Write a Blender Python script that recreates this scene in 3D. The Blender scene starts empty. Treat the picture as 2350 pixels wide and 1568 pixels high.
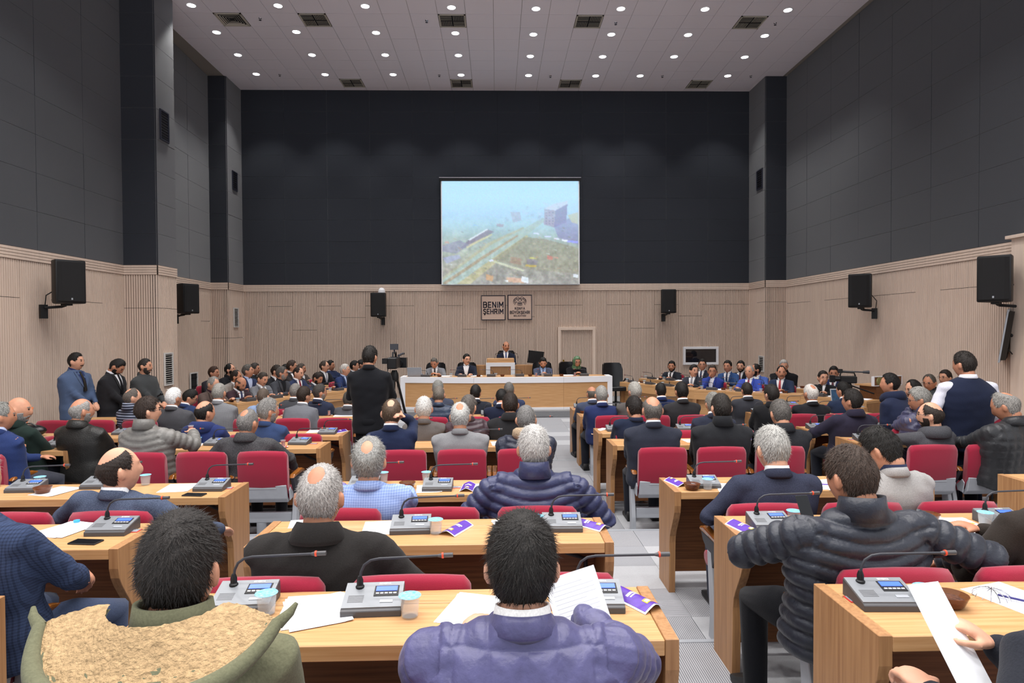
import bpy, bmesh, math, random
import numpy as np
from mathutils import Vector, Matrix

random.seed(7); RNG = np.random.default_rng(7)
S = bpy.context.scene
COL = S.collection
PI = math.pi

# ------------------------------------------------------------------ camera
CZ = 2.10                                   # eye height above the lowest floor
FPX, PITCH, YAW, ROLL = 1473.0, -.0195, .0234, -.0055     # focal length in pixels of a 2350 px wide frame
_cy, _sy, _cp, _sp = math.cos(YAW), math.sin(YAW), math.cos(PITCH), math.sin(PITCH)
_f = np.array([_sy*_cp, _cy*_cp, _sp]); _r = np.array([_cy, -_sy, 0.]); _u = np.cross(_r, _f)
CA = math.cos(ROLL)*_r + math.sin(ROLL)*_u
CB = -math.sin(ROLL)*_r + math.cos(ROLL)*_u
CC = _f
cd = bpy.data.cameras.new('camera'); cam = bpy.data.objects.new('camera', cd); COL.objects.link(cam)
cd.sensor_width = 36; cd.lens = FPX/2350*36; cd.clip_start = .05; cd.clip_end = 200
cam.matrix_world = Matrix(((CA[0], CB[0], -CC[0], 0), (CA[1], CB[1], -CC[1], 0), (CA[2], CB[2], -CC[2], CZ), (0, 0, 0, 1)))
S.camera = cam

# ------------------------------------------------------------------ world, exposure
w = bpy.data.worlds.new('world'); S.world = w; w.use_nodes = True
w.node_tree.nodes['Background'].inputs[0].default_value = (.93, .95, 1, 1)
w.node_tree.nodes['Background'].inputs[1].default_value = .85
S.view_settings.view_transform = 'Standard'; S.view_settings.look = 'None'
S.view_settings.gamma = 1; S.view_settings.use_curve_mapping = False
S.view_settings.exposure = 0.5
LAMP_W = 120.0                                 # watts per ceiling downlight

# ------------------------------------------------------------------ helpers
def ray(px, py): return CA*(px-1175)/FPX - CB*(py-784)/FPX + CC
def atz(px, py, z):
    v = ray(px, py); q = v*(z-CZ)/v[2]; return np.array([q[0], q[1], z])
def aty(px, py, y):
    v = ray(px, py); q = v*y/v[1]; return np.array([q[0], y, q[2]+CZ])
def atx(px, py, x):
    v = ray(px, py); q = v*x/v[0]; return np.array([x, q[1], q[2]+CZ])
def lin(h):
    h = h.lstrip('#'); c = [int(h[i:i+2], 16)/255 for i in (0, 2, 4)]
    return tuple((x/12.92 if x <= .04045 else ((x+.055)/1.055)**2.4) for x in c)+(1,)
def mixc(a, b, t): return tuple(x*(1-t)+y*t for x, y in zip(a, b))
MATS = {}
def mat(name, col='#808080', rough=.6, metal=0., emit=0., alpha_t=0., ior=1.45, coat=0., var=0., vscale=30., stretch=(1, 1, 1),
        bump=0., bscale=80., bstretch=None, sheen=0., col2=None, alpha=1., pattern=None, pscale=1., pcol=None, spec=.5):
    if name in MATS: return MATS[name]
    m = bpy.data.materials.new(name); m.use_nodes = True; nt = m.node_tree; b = nt.nodes['Principled BSDF']
    c = lin(col) if isinstance(col, str) else col
    b.inputs['Base Color'].default_value = c; b.inputs['Roughness'].default_value = rough; b.inputs['Metallic'].default_value = metal
    b.inputs['Specular IOR Level'].default_value = spec
    b.inputs['IOR'].default_value = ior; b.inputs['Transmission Weight'].default_value = alpha_t
    b.inputs['Alpha'].default_value = alpha
    b.inputs['Coat Weight'].default_value = coat; b.inputs['Sheen Weight'].default_value = sheen
    if emit: b.inputs['Emission Color'].default_value = c; b.inputs['Emission Strength'].default_value = emit
    if var or bump or pattern:
        tc = nt.nodes.new('ShaderNodeTexCoord'); mp = nt.nodes.new('ShaderNodeMapping'); mp.inputs['Scale'].default_value = stretch
        nt.links.new(tc.outputs['Object'], mp.inputs[0])
    out = None
    if var:
        n = nt.nodes.new('ShaderNodeTexNoise'); n.inputs['Scale'].default_value = vscale; n.inputs['Detail'].default_value = 5
        nt.links.new(mp.outputs[0], n.inputs['Vector'])
        r = nt.nodes.new('ShaderNodeValToRGB'); r.color_ramp.elements[0].position = .32; r.color_ramp.elements[1].position = .68
        lo = lin(col2) if col2 else tuple(x*(1-var) for x in c[:3])+(1,)
        hi = c if col2 else tuple(min(1, x*(1+var)) for x in c[:3])+(1,)
        r.color_ramp.elements[0].color = lo; r.color_ramp.elements[1].color = hi
        nt.links.new(n.outputs['Fac'], r.inputs[0]); out = r.outputs[0]
    if pattern:
        def bands(d, sc, th):
            wv = nt.nodes.new('ShaderNodeTexWave'); wv.bands_direction = d; wv.inputs['Scale'].default_value = sc
            nt.links.new(tc.outputs['Object'], wv.inputs['Vector'])
            mm = nt.nodes.new('ShaderNodeMath'); mm.operation = 'GREATER_THAN'; mm.inputs[1].default_value = th
            nt.links.new(wv.outputs['Fac'], mm.inputs[0]); return mm.outputs[0]
        if pattern == 'plaid':
            a = bands('X', pscale, .72); z = bands('Z', pscale, .72)
            ad = nt.nodes.new('ShaderNodeMath'); ad.operation = 'ADD'; nt.links.new(a, ad.inputs[0]); nt.links.new(z, ad.inputs[1])
            ml = nt.nodes.new('ShaderNodeMath'); ml.operation = 'MULTIPLY'; ml.inputs[1].default_value = .5; nt.links.new(ad.outputs[0], ml.inputs[0]); fac = ml.outputs[0]
        else: fac = bands(pattern, pscale, .6)
        mx = nt.nodes.new('ShaderNodeMix'); mx.data_type = 'RGBA'; nt.links.new(fac, mx.inputs[0])
        if out: nt.links.new(out, mx.inputs[6])
        else: mx.inputs[6].default_value = c
        mx.inputs[7].default_value = lin(pcol); out = mx.outputs[2]
    if out: nt.links.new(out, b.inputs['Base Color'])
    if bump:
        mp2 = mp
        if bstretch:
            mp2 = nt.nodes.new('ShaderNodeMapping'); mp2.inputs['Scale'].default_value = bstretch; nt.links.new(tc.outputs['Object'], mp2.inputs[0])
        n2 = nt.nodes.new('ShaderNodeTexNoise'); n2.inputs['Scale'].default_value = bscale; n2.inputs['Detail'].default_value = 4
        nt.links.new(mp2.outputs[0], n2.inputs['Vector'])
        bp = nt.nodes.new('ShaderNodeBump'); bp.inputs['Strength'].default_value = bump; bp.inputs['Distance'].default_value = .01
        nt.links.new(n2.outputs['Fac'], bp.inputs['Height']); nt.links.new(bp.outputs[0], b.inputs['Normal'])
    MATS[name] = m; return m

class MB:
    """collects shapes, builds one mesh object"""
    def __init__(s): s.v = []; s.f = []; s.m = []
    def add(s, V, F, mi=0):
        o = len(s.v); s.v.extend([tuple(map(float, p)) for p in V]); s.f.extend([tuple(o+i for i in q) for q in F]); s.m.extend([mi]*len(F)); return s
    def box(s, cx, cy, cz, sx, sy, sz, R=None, mi=0):
        V = np.array([(x, y, z) for x in (-.5, .5) for y in (-.5, .5) for z in (-.5, .5)])*np.array([sx, sy, sz])
        if R is not None: V = V @ np.array(R).T
        V = V+np.array([cx, cy, cz])
        return s.add(V, [(0, 1, 3, 2), (4, 6, 7, 5), (0, 4, 5, 1), (2, 3, 7, 6), (0, 2, 6, 4), (1, 5, 7, 3)], mi)
    def span(s, x0, x1, y0, y1, z0, z1, mi=0): return s.box((x0+x1)/2, (y0+y1)/2, (z0+z1)/2, abs(x1-x0), abs(y1-y0), abs(z1-z0), None, mi)
    def tube(s, pts, r, seg=8, mi=0, cap=True):
        V, F = tube(pts, r, seg, cap); return s.add(V, F, mi)
    def lathe(s, prof, seg=16, o=(0, 0, 0), mi=0):
        V = []; F = []; n = len(prof)
        for k in range(seg):
            a = 2*PI*k/seg
            for r, z in prof: V.append((o[0]+r*math.cos(a), o[1]+r*math.sin(a), o[2]+z))
        for k in range(seg):
            k2 = (k+1) % seg
            for i in range(n-1): F.append((k*n+i, k2*n+i, k2*n+i+1, k*n+i+1))
        if prof[0][0] > 1e-6: F.append(tuple(k*n for k in range(seg))[::-1])
        if prof[-1][0] > 1e-6: F.append(tuple(k*n+n-1 for k in range(seg)))
        return s.add(V, F, mi)
    def prism(s, poly, t0, t1, axis='x', mi=0):
        n = len(poly)
        def P(a, b, t): return (t, a, b) if axis == 'x' else ((a, t, b) if axis == 'y' else (a, b, t))
        V = [P(a, b, t0) for a, b in poly]+[P(a, b, t1) for a, b in poly]
        F = [tuple(range(n))[::-1], tuple(range(n, 2*n))]+[(i, (i+1) % n, n+(i+1) % n, n+i) for i in range(n)]
        return s.add(V, F, mi)
    def mesh(s, name, mats, smooth=None, bevel=0., seg=1):
        me = bpy.data.meshes.new(name); me.from_pydata(s.v, [], s.f); me.validate()
        for m in (mats if isinstance(mats, (list, tuple)) else [mats]): me.materials.append(m)
        if len(set(s.m)) > 1 and len(me.polygons) == len(s.m): me.polygons.foreach_set('material_index', s.m)
        bm = bmesh.new(); bm.from_mesh(me); bmesh.ops.recalc_face_normals(bm, faces=bm.faces)
        if bevel:
            ed = [e for e in bm.edges if len(e.link_faces) == 2 and e.calc_face_angle(0) > .6]
            bmesh.ops.bevel(bm, geom=ed, offset=bevel, segments=seg, affect='EDGES', profile=.6, clamp_overlap=True)
        bm.to_mesh(me); bm.free()
        if smooth: me.shade_smooth(); me.set_sharp_from_angle(angle=math.radians(smooth))
        return me
    def build(s, name, mats, parent=None, loc=(0, 0, 0), rz=0., smooth=None, bevel=0., seg=1):
        return link(name, s.mesh(name, mats, smooth, bevel, seg), parent, loc, rz)
def link(name, data, parent=None, loc=(0, 0, 0), rz=0.):
    o = bpy.data.objects.new(name, data); COL.objects.link(o); o.location = loc; o.rotation_euler = (0, 0, rz)
    if parent: o.parent = parent
    return o
def frames(pts):
    P = np.array(pts, float); n = len(P); T = np.zeros_like(P)
    T[1:-1] = P[2:]-P[:-2]; T[0] = P[1]-P[0]; T[-1] = P[-1]-P[-2]
    T /= np.linalg.norm(T, axis=1)[:, None]+1e-12
    u = np.cross(T[0], [0, 0, 1.]);
    if np.linalg.norm(u) < .05: u = np.cross(T[0], [1., 0, 0])
    U = []
    for i in range(n):
        u = u-T[i]*(u@T[i]); u /= np.linalg.norm(u)+1e-12; U.append(u.copy())
    U = np.array(U); return P, T, U, np.cross(T, U)
def tube(pts, r, seg=8, cap=True):
    P, T, U, W = frames(pts); n = len(P); r = np.broadcast_to(np.array(r, float), (n,))
    a = np.arange(seg)*2*PI/seg
    V = (P[:, None]+r[:, None, None]*(np.cos(a)[None, :, None]*U[:, None]+np.sin(a)[None, :, None]*W[:, None])).reshape(-1, 3)
    F = [(i*seg+k, i*seg+(k+1) % seg, (i+1)*seg+(k+1) % seg, (i+1)*seg+k) for i in range(n-1) for k in range(seg)]
    if cap: F += [tuple(range(seg))[::-1], tuple(range((n-1)*seg, n*seg))]
    return V, F
def tag(o, label=None, cat=None, group=None, kind=None):
    if label: o['label'] = label
    if cat: o['category'] = cat
    if group: o['group'] = group
    if kind: o['kind'] = kind
    return o
def thing(name, label, cat, loc=(0, 0, 0), rz=0., group=None):
    return tag(link(name, None, None, loc, rz), label, cat, group)
def dup(root, loc=None, rz=None, label=None, group=None, parent=None):
    c = root.copy(); COL.objects.link(c); c.parent = parent
    if loc is not None: c.location = loc
    if rz is not None: c.rotation_euler = (0, 0, rz)
    if label: c['label'] = label
    if group: c['group'] = group
    for ch in KIDS(root): dup(ch, parent=c)
    return c
def KIDS(o): return [c for c in o.children]
def struct(o): o['kind'] = 'structure'; return o
def rotm(ax, a):
    return np.array(Matrix.Rotation(a, 3, ax))
PENDING = []                                   # objects whose modifiers are baked in one go at the end
GL = {'B': [[(0, 0), (0, 1), (.55, 1), (.72, .9), (.72, .63), (.55, .53), (0, .53)], [(.55, .53), (.78, .41), (.78, .13), (.58, 0), (0, 0)]], 'E': [[(.65, 1), (0, 1), (0, 0), (.65, 0)], [(0, .5), (.58, .5)]], 'N': [[(0, 0), (0, 1), (.75, 0), (.75, 1)]],
      'i': [[(.05, 0), (.05, .72)], [(.05, .93), (.05, 1.)]], 'İ': [[(.05, 0), (.05, 1)], [(.05, 1.2), (.05, 1.27)]], 'I': [[(.05, 0), (.05, 1)]], 'M': [[(0, 0), (0, 1), (.45, .35), (.9, 1), (.9, 0)]],
      'S': [[(.68, .86), (.5, 1), (.2, 1), (.02, .85), (.02, .66), (.2, .53), (.5, .48), (.68, .35), (.68, .15), (.5, 0), (.2, 0), (0, .14)]], 'H': [[(0, 0), (0, 1)], [(.75, 0), (.75, 1)], [(0, .5), (.75, .5)]], 'R': [[(0, 0), (0, 1), (.55, 1), (.72, .9), (.72, .6), (.55, .48), (0, .48)], [(.4, .48), (.76, 0)]],
      'K': [[(0, 0), (0, 1)], [(.72, 1), (.04, .42)], [(.25, .6), (.76, 0)]], 'O': [[(.42, 0), (.1, .14), (0, .5), (.1, .86), (.42, 1), (.74, .86), (.84, .5), (.74, .14), (.42, 0)]], 'Y': [[(0, 1), (.4, .48), (.8, 1)], [(.4, .48), (.4, 0)]], 'A': [[(0, 0), (.4, 1), (.8, 0)], [(.15, .32), (.65, .32)]],
      'U': [[(0, 1), (0, .25), (.15, .04), (.37, 0), (.6, .04), (.75, .25), (.75, 1)]], 'L': [[(0, 1), (0, 0), (.6, 0)]], 'D': [[(0, 0), (0, 1), (.4, 1), (.68, .85), (.78, .5), (.68, .15), (.4, 0), (0, 0)]]}
GL['Ş'] = GL['S']+[[(.35, -.06), (.4, -.16), (.28, -.25)]]; GL['Ü'] = GL['U']+[[(.18, 1.2), (.18, 1.26)], [(.57, 1.2), (.57, 1.26)]]
def text_part(name, body, h, m, parent, loc, rot, wid, stroke=.15, extrude=.004):
    """block letters built of bars, in the local xy plane, h high and wid wide"""
    x = 0; segs = []
    for ch in body:
        g = GL[ch]; wd = max(p[0] for pl in g for p in pl)
        for pl in g: segs += [((x+a[0], a[1]), (x+c[0], c[1])) for a, c in zip(pl[:-1], pl[1:])]
        x += wd+.44
    x -= .44; kx = wid/x; b = MB(); st = stroke*h
    for (x0, y0), (x1, y1) in segs:
        p = np.array([x0*kx-wid/2, (y0-.5)*h]); q = np.array([x1*kx-wid/2, (y1-.5)*h]); d = q-p; L = float(np.hypot(*d)); a = math.atan2(d[1], d[0]); c = (p+q)/2
        b.box(c[0], c[1], 0, L+st*.8, st, extrude, rotm('Z', a))
    o = b.build(name, m, parent, loc); o.rotation_euler = rot; return o

# ------------------------------------------------------------------ materials
M_OAK = mat('oak_top', '#cfa272', .38, var=.1, vscale=5, stretch=(.5, 14, 14), col2='#bb8b59', coat=.15)
M_OAKV = mat('oak_vertical', '#b08459', .45, var=.1, vscale=5, stretch=(14, 14, .5), col2='#966b45')
M_OAKD = mat('oak_brown_and_shade', '#8a5a36', .5, var=.1, vscale=5, stretch=(.5, 14, 14), col2='#6b4226')  # oak with under-desk shade put into the modesty panels' colour; plain brown on lectern
M_RED = mat('crimson_fabric', '#8f1c34', .95, var=.06, vscale=300, bump=.25, bscale=500, sheen=.3, spec=.2)
M_GREYP = mat('grey_plastic', '#9a9da3', .5, var=.03, vscale=20)
M_SILV = mat('silver_grey_paint', '#a9adb3', .38, metal=.25)
M_DKP = mat('charcoal_plastic', '#33343a', .5)
M_BLK = mat('black_plastic', '#0d0d0f', .5)
M_BLKS = mat('black_satin', '#101114', .3)
M_ARM = mat('varnished_armrest_wood', '#8b531f', .18, var=.15, vscale=9, stretch=(6, 1, 6), coat=.6)
M_WHITE = mat('white_lacquer', '#e9e9ec', .35)
M_PAPER = mat('paper', '#f4f5f8', .8)
M_CHROME = mat('chrome', '#c8c8cc', .2, metal=1.)
M_BEIGE = mat('beige_slat_board', '#dfcab9', .6, var=.04, vscale=4, stretch=(6, 6, .4))
M_GROOVE = mat('dark_groove', '#7b6759', .8)
M_DARKW = mat('dark_acoustic_felt', '#2c3038', .97, var=.3, vscale=260, bump=.4, bscale=320, spec=.1, sheen=.48)
M_TILE = mat('ceiling_tile_white', '#e2dee6', .95, var=.05, vscale=120, spec=.1)
M_GRID = mat('ceiling_grid_grey', '#8f8983', .8)
M_CARP = [mat('carpet_plain_light', '#a2a3a6', .97, var=.12, vscale=420, spec=.1),
          mat('carpet_plain_mid', '#8d8e92', .97, var=.12, vscale=420, spec=.1),
          mat('carpet_striped', '#a2a2a5', .97, var=.1, vscale=420, pattern='X', pscale=26, pcol='#68696e', spec=.1),
          mat('carpet_striped_across', '#a2a2a5', .97, var=.1, vscale=420, pattern='Y', pscale=26, pcol='#6d6e73', spec=.1)]
M_GLASS = mat('clear_glass', '#eef1f3', .05, alpha=.13)
M_WATER = mat('water', '#dfe6ea', .03, alpha=.16)
M_FOIL = mat('blue_foil_lid', '#58b4e4', .35, var=.35, vscale=90, col2='#a6d8f2')
M_TEA = mat('red_tea', '#a02c0a', .08, alpha=.88)
M_AMBER = mat('brown_glass', '#6d3c22', .08, alpha=.72)
M_UNIT = mat('microphone_unit_grey', '#84878b', .4, metal=.2)
M_UNITD = mat('microphone_unit_dark', '#4a494b', .45)
M_LCD = mat('blue_display', '#3f5fe0', .3, emit=.9)
M_REDRING = mat('red_ring', '#e2492a', .5)
M_PURPLE = mat('purple_print', '#5a35a0', .4, var=.08, vscale=60)
M_REDFR = mat('red_plastic_frame', '#c8352f', .4)
M_SCR = mat('dark_screen_glass', '#0b0c10', .12)
M_LENS = mat('lamp_lens', '#f6f8ff', .4, emit=14.)
M_GRILLE = mat('grille_white', '#d8d6d2', .5)
M_SHADOWGAP = mat('duct_dark', '#17171a', .9)

# ------------------------------------------------------------------ room shell
ZT, ZC = 3.39, 8.886                            # top of the wooden dado, ceiling
slat_cache = {}
def slat_mesh(w, h):
    k = (round(w, 3), round(h, 3))
    if k in slat_cache: return slat_cache[k]
    n = max(1, round(w/.046)); p = w/n; pr = []
    for i in range(n):
        x = i*p; pr += [(x+.0015, .0), (x+.004, .012), (x+p*.66, .012), (x+p*.66+.002, 0.)]
    pr = [(0, 0)]+pr[1:]+[(w, 0)]
    V = [(x, y, 0) for x, y in pr]+[(x, y, h) for x, y in pr]+[(0, -.006, 0), (w, -.006, 0), (0, -.006, h), (w, -.006, h)]
    N = len(pr); F = []; mi = []
    for i in range(N-1):
        F.append((i, i+1, N+i+1, N+i)); mi.append(1 if pr[i][1] < .006 and pr[i+1][1] < .006 else 0)
    b = MB(); b.v = V; b.f = F; b.m = mi
    b.f += [tuple(range(N-1, -1, -1))+(2*N, 2*N+1), tuple(range(N, 2*N))+(2*N+3, 2*N+2)]; b.m += [0, 0]
    me = b.mesh('wall_panel', [M_BEIGE, M_GROOVE]); slat_cache[k] = me; return me
box_cache = {}
def unit_box(name, m, sx, sy, sz, bevel=0.):
    k = (name, round(sx, 3), round(sy, 3), round(sz, 3))
    if k not in box_cache: b = MB(); b.span(0, sx, 0, sy, 0, sz); box_cache[k] = b.mesh(name, m, bevel=bevel)
    return box_cache[k]
def wall(name, p0, p1, joints, pw=.68, slats=True, aw=1.2):
    d = np.array(p1)-np.array(p0); L = float(np.hypot(*d)); a = math.atan2(d[1], d[0])
    b = MB(); b.span(0, L, -.14, -.012, 0, ZC)
    root = struct(b.build(name, M_SHADOWGAP, None, (p0[0], p0[1], 0), a))
    if not slats: return root
    n = max(1, round(L/pw)); w_ = L/n; zt = ZT-.19
    for i in range(n):
        zj = joints[i % len(joints)]
        pieces = [(0, zt)] if zj is None else [(0, zj-.004), (zj+.004, zt)]
        for z0, z1 in pieces: link('wall_panel', slat_mesh(w_-.004, z1-z0), root, (i*w_+.002, .0, z0))
    for k in range(4):                           # ribbed cornice of the dado
        b = MB(); b.span(0, L, -.01, .03, zt+.004+k*.047, zt+.043+k*.047); b.build('cornice_rib', M_BEIGE, root)
    b = MB(); b.span(0, L, -.011, .016, zt, ZT); b.build('cornice_back', M_GROOVE, root)
    nr = 9; hh = (ZC-ZT)/nr; nc = max(1, round(L/aw)); aw_ = L/nc
    me = unit_box('acoustic_panel', M_DARKW, aw_-.004, .03, hh-.004, .0015)
    for c in range(nc):
        for r in range(nr):
            o = link('acoustic_panel', me, root, (c*aw_+.003, -.012+random.uniform(-.002, .002), ZT+r*hh+.003))
    return root
WB = wall('wall_back', (7.3, 18.42), (-7.2, 18.42), [2.78, 2.78, 2.45, 2.78, 2.1, 2.78, None])
wall('wall_right', (7.88, 4.5), (7.88, 17.3), [2.75, None, 2.75, 2.75, None, 2.75])
wall('wall_right_pilaster', (7.88, 17.3), (7.3, 17.3), [2.8], pw=.6)
wall('wall_right_return', (7.3, 17.3), (7.3, 18.42), [2.8, None])
wall('wall_left_return', (-7.2, 18.42), (-7.2, 17.42), [1.9, None])
wall('wall_left_recess_pilaster', (-7.2, 17.42), (-7.68, 17.42), [1.9], pw=.6)
wall('wall_left_recess', (-7.68, 17.42), (-7.5, 13.48), [2.35, None, 2.5, None])
wall('wall_left_pilaster_back', (-7.5, 13.48), (-6.64, 13.48), [2.4], pw=.6)
wall('wall_left_pilaster_side', (-6.64, 13.48), (-6.64, 12.75), [2.55, None], pw=.6)
wall('wall_left_pilaster', (-6.64, 12.75), (-7.3, 12.75), [2.55], pw=.6)
wall('wall_left', (-7.3, 12.75), (-7.3, 4.5), [None, 2.62, 2.62, None, 2.62])
b = MB(); b.span(7.74, 7.88, 9.1, 9.5, 0, ZT+.02); b.span(7.68, 7.9, 9.05, 9.55, ZT+.02, ZT+.07)
struct(b.build('trim_1', M_BEIGE, bevel=.004))

# ceiling: grid of lay-in tiles
b = MB(); b.span(-7.9, 8.1, 11.5, 18.6, ZC+.012, ZC+.1); CEIL = struct(b.build('ceiling', M_GRID))
b = MB(); b.span(-7.9, 8.1, -1, 11.58, ZC, ZC+.1); b.build('ceiling_plain', M_TILE, CEIL)
GX, GY = -.035, 13.378
def cell(px, py):
    q = atz(px, py, ZC); return math.floor((q[0]-GX)/.6), math.floor((q[1]-GY)/.6)
DIFF = {cell(*p): p for p in [(528, 42), (720, 45), (1040, 47), (1352, 50), (1717, 53), (807, 190), (1060, 190), (1310, 192), (1605, 193)]}
tile_me = unit_box('ceiling_tile', M_TILE, .592, .592, .014)
for r in range(-3, 9):
    for k in range(-13, 14):
        if (k, r) in DIFF: continue
        x, y = GX+.6*k, GY+.6*r
        if x+.592 > 8 or x < -7.8: continue
        if y < 12.9 and abs(k) > 12: continue
        yy = min(.592, 18.41-y)
        if yy < .05: continue
        o = link('ceiling_tile', tile_me if yy > .59 else unit_box('ceiling_tile', M_TILE, .592, yy, .014), CEIL, (x+.004, y+.004, ZC+random.uniform(-.0015, .0015)))
# air diffusers
M_DIFF = mat('diffuser_cream', '#b8b2a6', .55)
dn = 0
for (k, r), (px, py) in DIFF.items():
    x, y = GX+.6*k+.3, GY+.6*r+.3
    t = thing('air_diffuser', '', 'air vent', (x, y, ZC-.001), group='square air diffusers in the ceiling')
    b = MB(); b.span(-.29, .29, -.29, .29, .002, .016); b.build('backplate', M_SHADOWGAP, t)
    b = MB()
    for s in (-1, 1): b.span(s*.29, s*.262, -.29, .29, -.012, .014); b.span(-.29, .29, s*.29, s*.262, -.012, .014)
    b.build('frame', M_DIFF, t)
    if (px, py) == (528, 42):
        t['label'] = 'square ceiling air diffuser with concentric pyramid louvres near left corner'
        for q in range(5):
            d = .24-q*.047; b = MB()
            for s in (-1, 1):
                b.box(s*d, 0, -.002+q*.003, .03, 2*d, .004, rotm('Y', s*.6)); b.box(0, s*d, -.002+q*.003, 2*d, .03, .004, rotm('X', -s*.6))
            b.build('louvre', M_DIFF, t)
    else:
        for sx, sy in ((-1, 1), (1, -1)):
            for q in range(7):
                b = MB(); b.box(sx*.135-.105+q*.035, sy*.135, -.002, .006, .23, .02); b.build('louvre', M_DIFF, t)
        for sx, sy in ((1, 1), (-1, -1)):
            for q in range(5):
                b = MB(); b.box(sx*.135, sy*.135-.09+q*.045, -.004, .24, .042, .004, rotm('X', .5)); b.build('louvre', M_DIFF, t)
        t['label'] = 'square four-way ceiling air diffuser, %s' % {720: 'second from left in the nearer row', 1040: 'above the screen in the nearer row', 1352: 'right of the screen in the nearer row', 1717: 'rightmost in the nearer row beside access panel', 807: 'leftmost in the row by the back wall', 1060: 'left of the screen in the row by the back wall', 1310: 'right of the screen in the row by the back wall', 1605: 'rightmost in the row by the back wall'}[px]
for i, (px, py) in enumerate([(597, 42), (979, 47), (1413, 52), (1779, 53), (642, 171), (1008, 172), (1263, 174), (1520, 174), (1723, 174)]):
    q = atz(px, py, ZC)
    b = MB(); b.lathe([(.035, 0), (.03, -.01), (.012, -.014), (.012, -.035), (.03, -.04), (.03, -.044), (0, -.046)], 10)
    tag(b.build('fire_sprinkler', M_CHROME, None, (q[0], q[1], ZC), smooth=40), 'small chrome fire sprinkler, %s from the left in the %s row of the ceiling' % (['first', 'second', 'third', 'fourth', 'first', 'second', 'third', 'fourth', 'fifth'][i], 'nearer' if i < 4 else 'rear'), 'sprinkler', 'ceiling sprinklers')
# recessed downlights
LROW = [[(439, 12), (638, 13), (838, 14), (1036, 17), (1230, 20), (1425, 20), (1618, 21), (1808, 23)], [(497, 74), (680, 73), (863, 75), (1045, 76), (1224, 79), (1403, 79), (1579, 80), (1755, 82)],
        [(546, 126), (716, 126), (884, 126), (1052, 127), (1217, 129), (1383, 130), (1547, 130), (1709, 131)], [(588, 170), (746, 171), (902, 171), (1058, 172), (1213, 173), (1367, 174), (1469, 174), (1670, 174)]]
b = MB(); b.lathe([(.105, .0), (.105, -.006), (.088, -.008), (.082, -.002)], 20); ring_me = b.mesh('trim_ring', M_WHITE, smooth=40)
b = MB(); b.lathe([(.083, -.003), (.06, -.006), (0, -.007)], 20); lens_me = b.mesh('lens', M_LENS, smooth=60)
ld = bpy.data.lights.new('downlight_bulb', 'SPOT'); ld.energy = LAMP_W; ld.spot_size = math.radians(84); ld.spot_blend = .5; ld.shadow_soft_size = .08; ld.color = (1., .975, .95)
ld2 = ld.copy(); ld2.energy = LAMP_W*1.95; ld2.spot_size = math.radians(114); ld2.spot_blend = .35
def downlight(x, y, label, l=ld):
    t = thing('downlight', label, 'ceiling light', (x, y, ZC), group='round recessed ceiling downlights')
    link('trim_ring', ring_me, t); link('lens', lens_me, t); link('bulb', l, t, (0, 0, -.02))
ORD = ['first', 'second', 'third', 'fourth', 'fifth', 'sixth', 'seventh', 'eighth']
for j, rw in enumerate(LROW):
    for i, (px, py) in enumerate(rw):
        q = atz(px, py, ZC); downlight(q[0], q[1], 'lit round downlight, %s from left in the %s row from the back wall' % (ORD[i], ORD[3-j]))
for j in range(5):
    for i in range(6):
        downlight(-4.5+i*1.8, 9.0-j*2.4, 'lit round downlight over the seating, %s from left in the %s row before the stage' % (ORD[i], ORD[j]), ld2)

# tiered floor
TIERS = [(-1.5, 2.6, .33), (2.6, 3.72, .26), (3.72, 6.02, .19), (6.02, 7.3, .08), (7.3, 9.0, .05), (9.0, 10.1, .02), (10.1, 18.6, 0.)]
cid = 0
def tiles_for(root, x0, x1, y0, y1, z):
    global cid
    nx = max(1, round((x1-x0)/.5)); ny = max(1, round((y1-y0)/.5)); sx = (x1-x0)/nx; sy = (y1-y0)/ny
    for i in range(nx):
        for j in range(ny):
            m = M_CARP[random.choice((0, 0, 1, 1, 2, 2, 3))]
            link('carpet_tile', unit_box('carpet_tile_'+m.name, m, sx-.002, sy-.002, .006), root, (x0+i*sx+.001, y0+j*sy+.001, z-.006))
for i, (y0, y1, z) in enumerate(TIERS):
    b = MB(); b.span(-7.9, 8.1, y0, y1, -.2, z-.004 if i < 6 else -.004)
    fl = struct(b.build('floor', M_CARP[1]))
    if i == 0: tiles_for(fl, .4, 1.4, 1.4, y1, z)
    elif i < 6:
        tiles_for(fl, -2.1, 3.2, y0, y1, z)
        if i == 2: tiles_for(fl, 3.2, 4.7, y0, y1, z)
    else: tiles_for(fl, -2.6, 3.0, y0, 14.9, z)
    if i < 6:
        b = MB(); b.span(-7.2, 7.8, y1-.03, y1+.004, TIERS[i+1][2], z+.004); struct(b.build('trim_2', M_SILV))
# platform below the presidency desk
b = MB(); b.span(-3.2, 3.9, 15.15, 18.4, 0, .15); tag(struct(b.build('floor_platform', mat('platform_grey', '#7d7e80', .8, var=.1, vscale=60))), 'low grey stage platform')

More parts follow.
